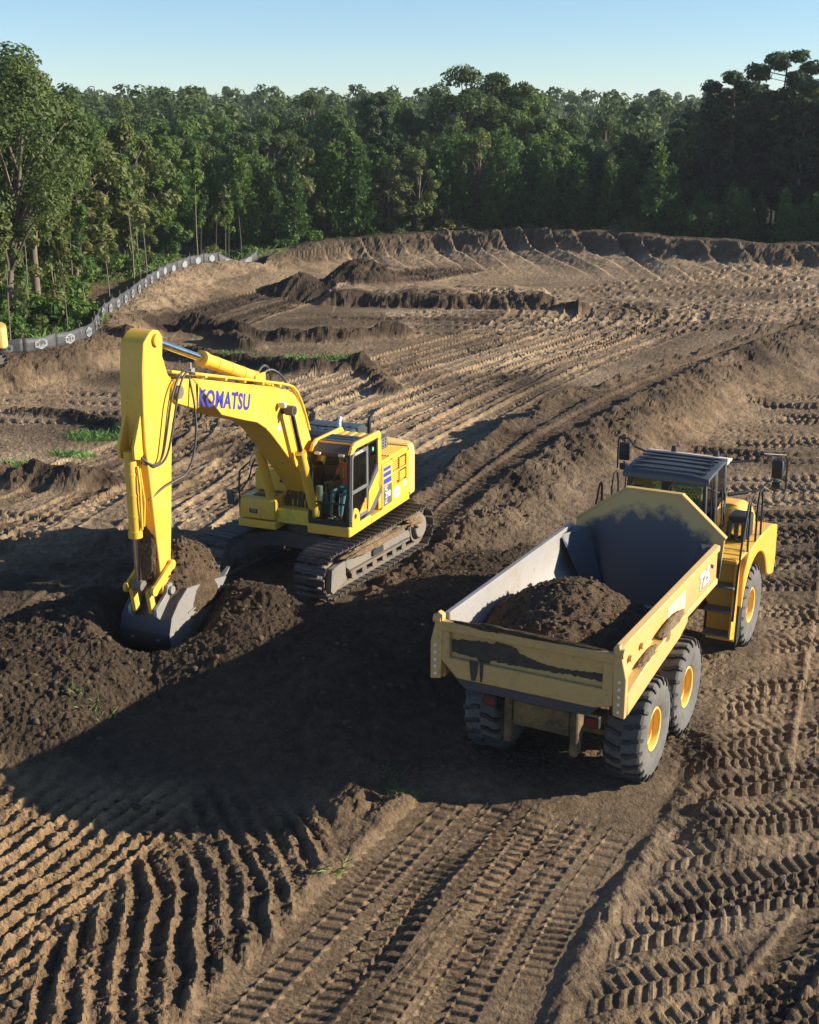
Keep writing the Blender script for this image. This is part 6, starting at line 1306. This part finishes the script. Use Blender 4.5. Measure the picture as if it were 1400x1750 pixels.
class Cards:
    def __init__(s, seed): s.P = []; s.T = []; s.r = np.random.default_rng(seed)
    def cluster(s, c, rad, n, size, tint, flat_=.75, shell=.45, up=.35, asp=1.7):
        r = s.r; d = r.normal(size=(n, 3)); d /= np.linalg.norm(d, axis=1)[:, None]; q = (shell + (1 - shell) * r.random(n)) ** .6
        pos = np.array(c) + d * q[:, None] * np.array([rad, rad, rad * flat_])
        nr_ = d + np.array([0, 0, up]) + r.normal(0, .55, (n, 3)); nr_ /= np.linalg.norm(nr_, axis=1)[:, None]
        t = np.cross(nr_, r.normal(size=(n, 3))); t /= np.linalg.norm(t, axis=1)[:, None] + 1e-9; b = np.cross(nr_, t)
        sz = size * (.6 + .8 * r.random(n))[:, None]
        s.P.append(np.stack([pos - t * sz * asp * .5, pos + b * sz * .45 + t * sz * .1, pos + t * sz * asp * .5, pos - b * sz * .45 + t * sz * .05], 1))
        s.T.append(np.clip(tint + r.normal(0, .06, n), 0, 1))
    def spray(s, a, b, n, size, tint, spread, asp=3.0, updir=.25):
        r = s.r; a = np.array(a); b = np.array(b); t_ = r.random(n) ** .8; pos = a + (b - a) * t_[:, None] + r.normal(0, spread, (n, 3))
        ax = (b - a) / (np.linalg.norm(b - a) + 1e-9); d = ax + r.normal(0, .65, (n, 3)) + np.array([0, 0, updir]); d /= np.linalg.norm(d, axis=1)[:, None]
        w_ = np.cross(d, r.normal(size=(n, 3))); w_ /= np.linalg.norm(w_, axis=1)[:, None] + 1e-9; sz = size * (.6 + .8 * r.random(n))[:, None]
        s.P.append(np.stack([pos, pos + d * sz * .5 + w_ * sz / asp, pos + d * sz, pos + d * sz * .5 - w_ * sz / asp], 1)); s.T.append(np.clip(tint + r.normal(0, .06, n), 0, 1))
    def mesh(s, name, mat):
        P_ = np.concatenate(s.P).reshape(-1, 3); T = np.concatenate(s.T); n = len(T)
        me = bpy.data.meshes.new(name); me.vertices.add(4 * n); me.vertices.foreach_set('co', P_.astype(np.float32).ravel()); me.loops.add(4 * n); me.loops.foreach_set('vertex_index', np.arange(4 * n, dtype=np.int32)); me.polygons.add(n); me.polygons.foreach_set('loop_start', np.arange(0, 4 * n, 4, dtype=np.int32)); me.update()
        at = me.attributes.new('tint', 'FLOAT', 'FACE'); at.data.foreach_set('value', T.astype(np.float32)); me.materials.append(mat); return me

def proto_broad(seed, H, rad, base, ncl, nleaf, size, mat, bark=m_bark, trunk_r=.22, lean=(0, 0), tall=1.0, flat_=.75):
    r = random.Random(seed); mb = MB(); tp = []
    for k in range(8):
        t = k / 7; tp.append((lean[0] * t + .25 * math.sin(t * 4 + seed) * t, lean[1] * t + .25 * math.cos(t * 3 + seed) * t, t * H * .86))
    mb.tube([(tp[0][0], tp[0][1], -.4)] + tp, lambda t: trunk_r * (1 - .85 * t) + .015, 7)
    cd = Cards(seed)
    for k in range(ncl):
        for _ in range(20):
            x, y, z = r.uniform(-1, 1), r.uniform(-1, 1), r.uniform(-1, 1); q = math.sqrt(x * x + y * y + z * z)
            if .45 < q < 1: break
        zc = base + (H - base) * (.5 + .5 * z); prof = math.sqrt(max(.05, 1 - (abs((zc - base) / (H - base) - .42) / .62) ** 2))
        th = math.atan2(y, x); rr = math.hypot(x, y) * rad * prof * (1 + .28 * math.sin(2 * th + seed) + .16 * math.sin(5 * th + seed * 2)); t = min(1, zc / (H * .86)); i = int(t * 7)
        c_ = (tp[i][0] + rr * math.cos(th), tp[i][1] + rr * math.sin(th), zc); cr = r.uniform(.55, 1.15) * rad * .27
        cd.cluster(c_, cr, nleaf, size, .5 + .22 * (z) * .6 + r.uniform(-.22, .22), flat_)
        st = tp[max(1, int(t * 7 * .72))]; mid_ = ((st[0] + c_[0]) / 2, (st[1] + c_[1]) / 2, (st[2] + c_[2]) / 2 + .1 * rad)
        if k % 2 == 0 or k < 10: mb.tube([st, mid_, c_], lambda q: .05 * trunk_r / .22 * (1.4 - q) + .006, 5)
    tr = mb.mesh('trunk', 0, 1, 60); tr.materials.append(bark); return tr, cd.mesh('crown', mat)
def proto_pine(seed, H, rad, mat, bark=m_bark, base=.12, dens=1.9, size=.24):
    r = random.Random(seed); mb = MB(); mb.tube([(0, 0, -.3), (.03, .02, H * .3), (-.03, .04, H * .65), (0, 0, H * .97)], lambda t: .085 * (1 - t) + .012, 6); cd = Cards(seed); z = H * base; 
    while z < H * .98:
        t = (z - H * base) / (H * (1 - base)); L = rad * ((1 - t) ** .95) * (.75 + .25 * min(1, t * 5)) + .12; nb_ = 6 if t < .8 else 4; a0 = r.uniform(0, 6.28)
        for k in range(nb_):
            a = a0 + k * 6.283 / nb_ + r.uniform(-.3, .3); l = L * r.uniform(.6, 1.12); e = (l * math.cos(a), l * math.sin(a), z + l * (.25 + .5 * t)); st = (0, 0, z); m_ = (e[0] * .35, e[1] * .35, z + (e[2] - z) * .25)
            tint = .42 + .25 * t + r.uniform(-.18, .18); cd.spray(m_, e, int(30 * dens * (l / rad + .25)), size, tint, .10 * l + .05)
            mb.tube([st, e], lambda q: .018 * (1 - q) + .004, 4)
        z += .42 * H / 7 * r.uniform(.8, 1.2)
    cd.spray((0, 0, H * .88), (0, 0, H * 1.02), 26, size, .75, .05)
    tr = mb.mesh('trunk', 0, 1, 60); tr.materials.append(bark); return tr, cd.mesh('crown', mat)
def proto_tallpine(seed, H, rad, mat, base=.45, ncl=46, nleaf=210, size=.20):
    r = random.Random(seed); mb = MB(); tp = [(.3 * math.sin(k * .6 + seed) * k / 7, .3 * math.cos(k * .5 + seed) * k / 7, H * .96 * k / 7) for k in range(8)]; mb.tube([(0, 0, -.4)] + tp, lambda t: .19 * (1 - .8 * t) + .01, 7); cd = Cards(seed)
    for k in range(ncl):
        t = r.random() ** .8; z = H * (base + (1 - base) * t); rr = rad * math.sqrt(max(.06, 1 - (abs(t - .45) / .62) ** 2)) * r.uniform(.2, 1); a = r.uniform(0, 6.28); i = min(7, int(z / (H * .96) * 7)); c_ = (tp[i][0] + rr * math.cos(a), tp[i][1] + rr * math.sin(a), z)
        cd.cluster(c_, rad * r.uniform(.20, .34), nleaf, size, .45 + .25 * (t - .4) + r.uniform(-.2, .2), .55, .35, .5, 2.2); mb.tube([(tp[i][0], tp[i][1], z - .5), c_], lambda q: .035 * (1 - q) + .006, 4)
    tr = mb.mesh('trunk', 0, 1, 60); tr.materials.append(m_bark); return tr, cd.mesh('crown', mat)
def proto_sapling(seed, H, mat, bark=m_bark2, base=.30, rad=.8, n=16, size=.13):
    r = random.Random(seed); mb = MB(); l = r.uniform(-.05, .05); tp = [(l * H * t * t, .04 * H * math.sin(t * 3 + seed) * t, H * t) for t in (0, .25, .5, .75, 1)]; mb.tube([(0, 0, -.3)] + tp, lambda t: .036 * (1 - t) + .007, 5); cd = Cards(seed)
    for k in range(n):
        t = base + (1 - base) * r.random() ** .8; a = r.uniform(0, 6.28); rr = rad * (1.1 - t) * r.uniform(.3, 1.2); i = min(4, int(t * 4 + .5)); c_ = (tp[i][0] + rr * math.cos(a), tp[i][1] + rr * math.sin(a), H * t); cd.cluster(c_, rad * r.uniform(.25, .5), 60, size, .5 + r.uniform(-.25, .25), .9, .2); mb.tube([(tp[i][0], tp[i][1], H * t - .25), c_], .008, 4)
    tr = mb.mesh('trunk', 0, 1, 60); tr.materials.append(bark); return tr, cd.mesh('crown', mat)
def proto_bush(seed, H, rad, mat, n=18, size=.15):
    r = random.Random(seed); mb = MB(); cd = Cards(seed)
    for k in range(n):
        a = r.uniform(0, 6.28); rr = rad * math.sqrt(r.random()); z = H * r.uniform(.15, .9) * (1.15 - .6 * rr / rad); c_ = (rr * math.cos(a), rr * math.sin(a), z); cd.cluster(c_, rad * r.uniform(.25, .42), 110, size, .5 + r.uniform(-.25, .25), .9, .2)
        if k % 2 == 0: mb.tube([(.1 * math.cos(a), .1 * math.sin(a), -.2), (c_[0] * .6, c_[1] * .6, z * .6), c_], .02, 4)
    tr = mb.mesh('trunk', 0, 1, 60); tr.materials.append(m_bark); return tr, cd.mesh('crown', mat)

PR = {}
PR['oakA'] = (proto_broad(11, 12.6, 4.2, 4.4, 74, 300, .125, L_oak, lean=(1.6, .3), trunk_r=.26), 'oak_tree', 12.6)
PR['oakB'] = (proto_broad(12, 12.0, 3.9, 4.6, 66, 300, .125, L_oak, trunk_r=.24), 'oak_tree', 12.0)
PR['oakC'] = (proto_broad(13, 13.0, 4.0, 2.2, 64, 300, .165, L_oak), 'oak_tree', 13.0)
PR['oakD'] = (proto_broad(14, 11.0, 4.4, 2.0, 58, 300, .165, L_oak, flat_=.65), 'oak_tree', 11.0)
PR['grnA'] = (proto_broad(15, 11.0, 3.0, 1.5, 54, 280, .16, L_grn, tall=1.2), 'broadleaf_tree', 11.0)
PR['grnB'] = (proto_broad(16, 9.5, 3.3, 1.2, 54, 280, .16, L_grn), 'broadleaf_tree', 9.5)
PR['yelA'] = (proto_broad(17, 8.0, 2.4, 1.5, 40, 150, .17, L_yel, trunk_r=.12), 'broadleaf_tree', 8.0)
PR['pinA'] = (proto_pine(21, 7.0, 1.5, L_pin), 'young_pine', 7.0)
PR['pinB'] = (proto_pine(22, 7.0, 1.25, L_pin), 'young_pine', 7.0)
PR['pinC'] = (proto_pine(23, 7.0, 1.7, L_pin, base=.2, dens=1.5), 'young_pine', 7.0)
PR['talA'] = (proto_tallpine(31, 15.0, 3.3, L_drk), 'tall_pine', 15.0)
PR['talB'] = (proto_tallpine(32, 15.0, 2.9, L_drk, base=.30, ncl=56), 'tall_pine', 15.0)
PR['talC'] = (proto_tallpine(33, 15.0, 3.6, L_drk, base=.24, ncl=64), 'tall_pine', 15.0)
PR['sapA'] = (proto_sapling(41, 6.0, L_yel), 'sapling', 6.0)
PR['sapB'] = (proto_sapling(42, 6.0, L_grn), 'sapling', 6.0)
PR['sapC'] = (proto_sapling(43, 6.0, L_grn, base=.45, n=10), 'sapling', 6.0)
PR['busA'] = (proto_bush(51, 2.6, 1.6, L_grn), 'shrub', 2.6)
PR['busB'] = (proto_bush(52, 2.6, 1.5, L_yel), 'shrub', 2.6)
pend = []
PR['lightpin'] = (proto_pine(24, 7.0, 1.5, L_grn, dens=1.6), 'young_pine', 7.0)
def plant(kind, x, y, H, label, group=None, rot=None, cat='tree', wide=1.0):
    pend.append((kind, x, y, H, label, group, rot, cat, wide))
rg = random.Random(99)
# --- wood edge on the left
G1 = 'oaks at the wood edge on the left'
plant('oakA', -17.3, 55.2, 11.2, 'tall leaning oak with pale bare limbs nearest the fence on the left', rot=0.2, wide=.9)
plant('oakB', -20.3, 53.4, 10.6, 'broad oak cut off by the left edge of the photo', rot=1.0)
for (x, y, H, k) in ((-20.5, 58.5, 11.6, 'oakA'), (-17.4, 60.5, 11.9, 'oakB'), (-23.5, 57, 11.5, 'oakC'), (-20.2, 64.5, 11.6, 'oakA'), (-24, 64, 12.6, 'oakD'), (-27, 60, 12, 'oakC'), (-22.5, 70, 12, 'oakB'), (-28, 70, 12, 'oakD'), (-33, 66, 12, 'oakC'), (-26, 76, 11.5, 'oakC')):
    plant(k, x, y, H, 'dense oak in the dark stand behind the fence on the left', G1)
for (x, y, H, k) in ((-17.3, 67.5, 9.0, 'yelA'), (-18.5, 73, 9.5, 'yelA'), (-16.3, 76.5, 8.5, 'yelA'), (-19, 80, 9.5, 'grnB'), (-15.5, 83.5, 8.5, 'grnA'), (-20.5, 86, 10, 'grnB'), (-23.5, 82, 10.5, 'grnA')):
    plant(k, x, y, H, 'light green broadleaf tree behind the bend of the silt fence', 'light trees behind the fence bend')
# saplings just behind the fence
for k in range(48):
    s_ = arcs[1] + 1 + (arcs[-1] - arcs[1]) * (k + rg.random()) / 48; q = fence_sm(s_); q2_ = fence_sm(s_ + .5); d = (q2_ - q).normalized(); o_ = rg.uniform(1.0, 5.5) if k > 6 else rg.uniform(2.5, 6)
    x, y = q.x - d.y * o_, q.y + d.x * o_
    plant(rg.choice(['sapA', 'sapB', 'sapC', 'sapA']), x, y, rg.uniform(4.0, 7.4), 'slender sapling with a thin pale stem just behind the silt fence', 'saplings behind the silt fence')
for k in range(46):
    s_ = arcs[1] - 2 + (arcs[-1] - arcs[1]) * (k + rg.random()) / 46; q = fence_sm(max(s_, 1)); q2_ = fence_sm(max(s_, 1) + .5); d = (q2_ - q).normalized(); o_ = rg.uniform(2.8, 8.0)
    plant(rg.choice(['busA', 'busA', 'busB']), q.x - d.y * o_, q.y + d.x * o_, rg.uniform(1.4, 3.0), 'leafy shrub in the undergrowth behind the silt fence', 'undergrowth behind the silt fence', cat='shrub')
# --- young pines behind the far dirt bank
def ridge_y(x): return float(np.interp(x, [p_[0] for p_ in RIDGE[1:]], [p_[1] for p_ in RIDGE[1:]]))
x = -15.5; row = 0
while x < 15:
    for row in range(3):
        xx = x + rg.uniform(-.8, .8) + row * .6; yy = ridge_y(max(xx, -8.6)) + 5.0 + row * 3.2 + rg.uniform(-1, 1) + (2 if xx < -8 else 0); H = rg.uniform(5.2, 7.6) + row * .5
        plant(rg.choice(['pinA', 'pinB', 'lightpin', 'pinA', 'pinB', 'pinC', 'yelA'] if row < 2 else ['pinA', 'pinC', 'grnB']), xx, yy, H if row < 2 else H * .95, 'young green tree in the dense row behind the far dirt bank', 'young trees behind the dirt bank')
    x += 2.0
for (px_, yy, H, k, lab) in ((2.55, 99, 8.1, 'pinA', 'tall young pine standing above the row, left of the big oak'), (7.0, 98.5, 8.6, 'pinC', 'large full young pine at the right end of the sunny row'), (12.0, 97.5, 6.8, 'pinB', 'thin young pine with bare lower stem in front of the dark wood'), (14.6, 97.0, 6.9, 'sapA', 'pale yellow green sapling lit against the dark wood'), (17.6, 93.8, 7.4, 'pinB', 'slim lone young pine with bare stem before the dark wood')):
    plant(k, px_, yy, H, lab, cat='tree')
for k in range(26):
    xx = -12 + k * 1.15 + rg.uniform(-.5, .5); plant(rg.choice(['busA', 'busB', 'busA']), xx, ridge_y(max(xx, -8.6)) + 3.6 + rg.uniform(-.6, 1.0), rg.uniform(1.2, 2.4), 'low shrub at the foot of the young trees behind the dirt bank', 'shrubs behind the dirt bank', cat='shrub')
# --- big broadleaf trees behind them
plant('oakC', 4.6, 116, 13.6, 'big dark oak rising highest above the middle of the tree line', rot=.6)
plant('oakD', 7.2, 119, 13.0, 'spreading oak crown just right of the highest middle oak', rot=2.2)
plant('grnA', 9.8, 118, 12.2, 'bright green tree right of the big middle oak')
k = 0
for y0 in (107, 113, 121, 130, 140):
    x = -40.0 if y0 < 125 else -52
    while x < 34:
        xx = x + rg.uniform(-1.5, 1.5); yy = y0 + rg.uniform(-2.5, 2.5); px_ = 700 + 2200 * xx / yy
        hmax = float(np.interp(px_, [0, 230, 330, 450, 560, 680, 720, 800, 900, 1000, 1100, 1180, 1400], [12.5, 10.3, 10.4, 10.8, 11.2, 11.0, 9.4, 9.8, 9.0, 8.6, 8.6, 10, 12])) + (y0 - 107) * .03
        H = hmax * rg.uniform(.70, 1.03)
        if not (abs(xx - 5) < 2.5 and y0 > 110 and y0 < 125):
            kind = rg.choice(['oakC', 'oakD', 'grnA', 'grnB', 'oakC', 'grnB', 'talB'] if xx < 14 else ['oakC', 'oakD', 'talC', 'oakD'])
            plant(kind, xx, yy, H, 'full grown tree in the mixed wood behind the young trees', 'mixed wood in the middle distance')
        x += 4.6 if y0 < 125 else 6.0
# --- tall dark pines on the right, going on beyond the frame
for (xx, yy, H, k, lab) in ((24.2, 101, 12.4, 'talC', 'left one of the tall dark pines at the right, with a flat tufted top'), (28.4, 102, 13.9, 'talC', 'highest pine on the right with a rounded sunlit crown'), (33.2, 100, 13.4, 'talB', 'dark pine cut by the right edge of the photo')):
    plant(k, xx, yy, H, lab)
for y0, xs_ in ((97, (29, 32.5, 36, 40)), (103, (26, 30.5, 36, 40, 45, 50, 56)), (110, (22, 25.5, 29, 33, 37, 42, 48, 54, 60)), (118, (25, 30, 36, 42, 49, 56)), (92, (41, 46, 52, 58)), (95, (43, 49, 55))):
    for x in xs_:
        xx = x + rg.uniform(-.9, .9); px_ = 700 + 2200 * xx / y0; H = float(np.interp(px_, [1050, 1150, 1200, 1300, 1400, 1700], [9.0, 10.2, 11.4, 12.0, 12.8, 14.5])) * rg.uniform(.82, 1.0)
        plant(rg.choice(['talA', 'talB', 'talC', 'talC', 'oakC']), xx, y0 + rg.uniform(-1.2, 1.2), H, 'tall dark tree in the shaded wood on the right', 'shaded wood on the right')
x = 16.0
while x < 44:
    for row in range(2): plant(rg.choice(['pinA', 'pinC', 'grnA', 'pinB', 'grnB']), x + rg.uniform(-.7, .7), ridge_y(x) + 5.5 + row * 2.8 + rg.uniform(-.6, .8), rg.uniform(4.0, 6.8), 'young tree in the dark undergrowth below the tall pines', 'undergrowth of the shaded wood')
    x += 2.3
hz = hgt([q[1] for q in pend], [q[2] for q in pend])
KW = {'lig': 'light green young pine', 'oak': 'rounded dull green oak', 'grn': 'fresh green broadleaf tree', 'yel': 'yellowish thin tree', 'pin': 'young conical pine', 'tal': 'tall pine with tufted crown', 'sap': 'thin pale-stemmed sapling', 'bus': 'leafy shrub'}
def where(px_):
    for lim, t_ in ((150, 'near the left edge'), (330, 'above the bend of the silt fence'), (520, 'left of the middle'), (700, 'just left of the big middle oak'), (900, 'around the big middle oak'), (1100, 'right of the big middle oak'), (1300, 'towards the right edge')):
        if px_ < lim: return t_
    return 'at the right edge'
for (kind, x, y, H, label, group, rot, cat, wide), z in zip(pend, hz):
    if group: label = KW[kind[:3]] + ' ' + {'mixed wood in the middle distance': 'in the wood behind', 'young trees behind the dirt bank': 'behind the dirt bank', 'shaded wood on the right': 'in the shaded wood', 'undergrowth of the shaded wood': 'under the tall pines', 'shrubs behind the dirt bank': 'at the foot of the young trees', 'saplings behind the silt fence': 'behind the silt fence', 'undergrowth behind the silt fence': 'behind the silt fence', 'oaks at the wood edge on the left': 'in the stand behind the fence', 'light trees behind the fence bend': 'behind the fence bend'}[group] + ', ' + where(700 + 2200 * x / y)
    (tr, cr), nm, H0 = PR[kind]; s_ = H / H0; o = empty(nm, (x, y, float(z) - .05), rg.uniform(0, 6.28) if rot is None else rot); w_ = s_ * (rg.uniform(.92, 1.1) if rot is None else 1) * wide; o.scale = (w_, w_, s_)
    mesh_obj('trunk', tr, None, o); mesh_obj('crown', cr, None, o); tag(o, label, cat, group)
# --- far woods that read as one mass
fr = np.random.default_rng(5); cd = Cards(77)
def far_band(n, y0, y1, hh0, hh1, per, size, tint):
    ys = fr.uniform(y0, y1, n); xs = (fr.random(n) * 2 - 1) * (ys * .40 + 15); zs = hgt(xs, ys)
    for x, y, z in zip(xs, ys, zs):
        H = fr.uniform(hh0, hh1); rad = H * fr.uniform(.22, .32)
        for c in range(4):
            a = fr.uniform(0, 6.28); rr = rad * fr.uniform(.1, .75); cd.cluster((x + rr * math.cos(a), y + rr * math.sin(a), z + H * (.42 + .46 * c / 3)), rad * fr.uniform(.5, .8) * (1 - .12 * c), per, size, tint + fr.uniform(-.22, .2), .8, .5)
far_band(330, 150, 250, 9.5, 13.5, 78, .42, .5); far_band(430, 250, 480, 11.5, 15, 40, .75, .45); far_band(420, 480, 1000, 13, 18, 20, 1.5, .45)
fw = mesh_obj('far_woods', cd.mesh('far_woods', L_oak)); tag(fw, 'distant wooded hills fading towards the horizon', 'woods', kind='stuff')
# ================================================================== thin morning haze
g = MB(); g.bb(-520, 520, -40, 1150, -2.5, 30); hz_o = bpy.data.objects.new('haze', g.mesh('haze')); COL.objects.link(hz_o); tag(hz_o, 'thin pale haze lying over the site and woods', kind='stuff')
m = bpy.data.materials.new('haze'); m.use_nodes = True; nt = m.node_tree; nt.nodes.clear(); out = nt.nodes.new('ShaderNodeOutputMaterial'); pv = nt.nodes.new('ShaderNodeVolumePrincipled')
pv.inputs['Color'].default_value = (.80, .88, 1.0, 1); pv.inputs['Density'].default_value = .00022; pv.inputs['Anisotropy'].default_value = .1
nt.links.new(pv.outputs[0], out.inputs['Volume']); hz_o.data.materials.append(m)
S.cycles.volume_bounces = 0
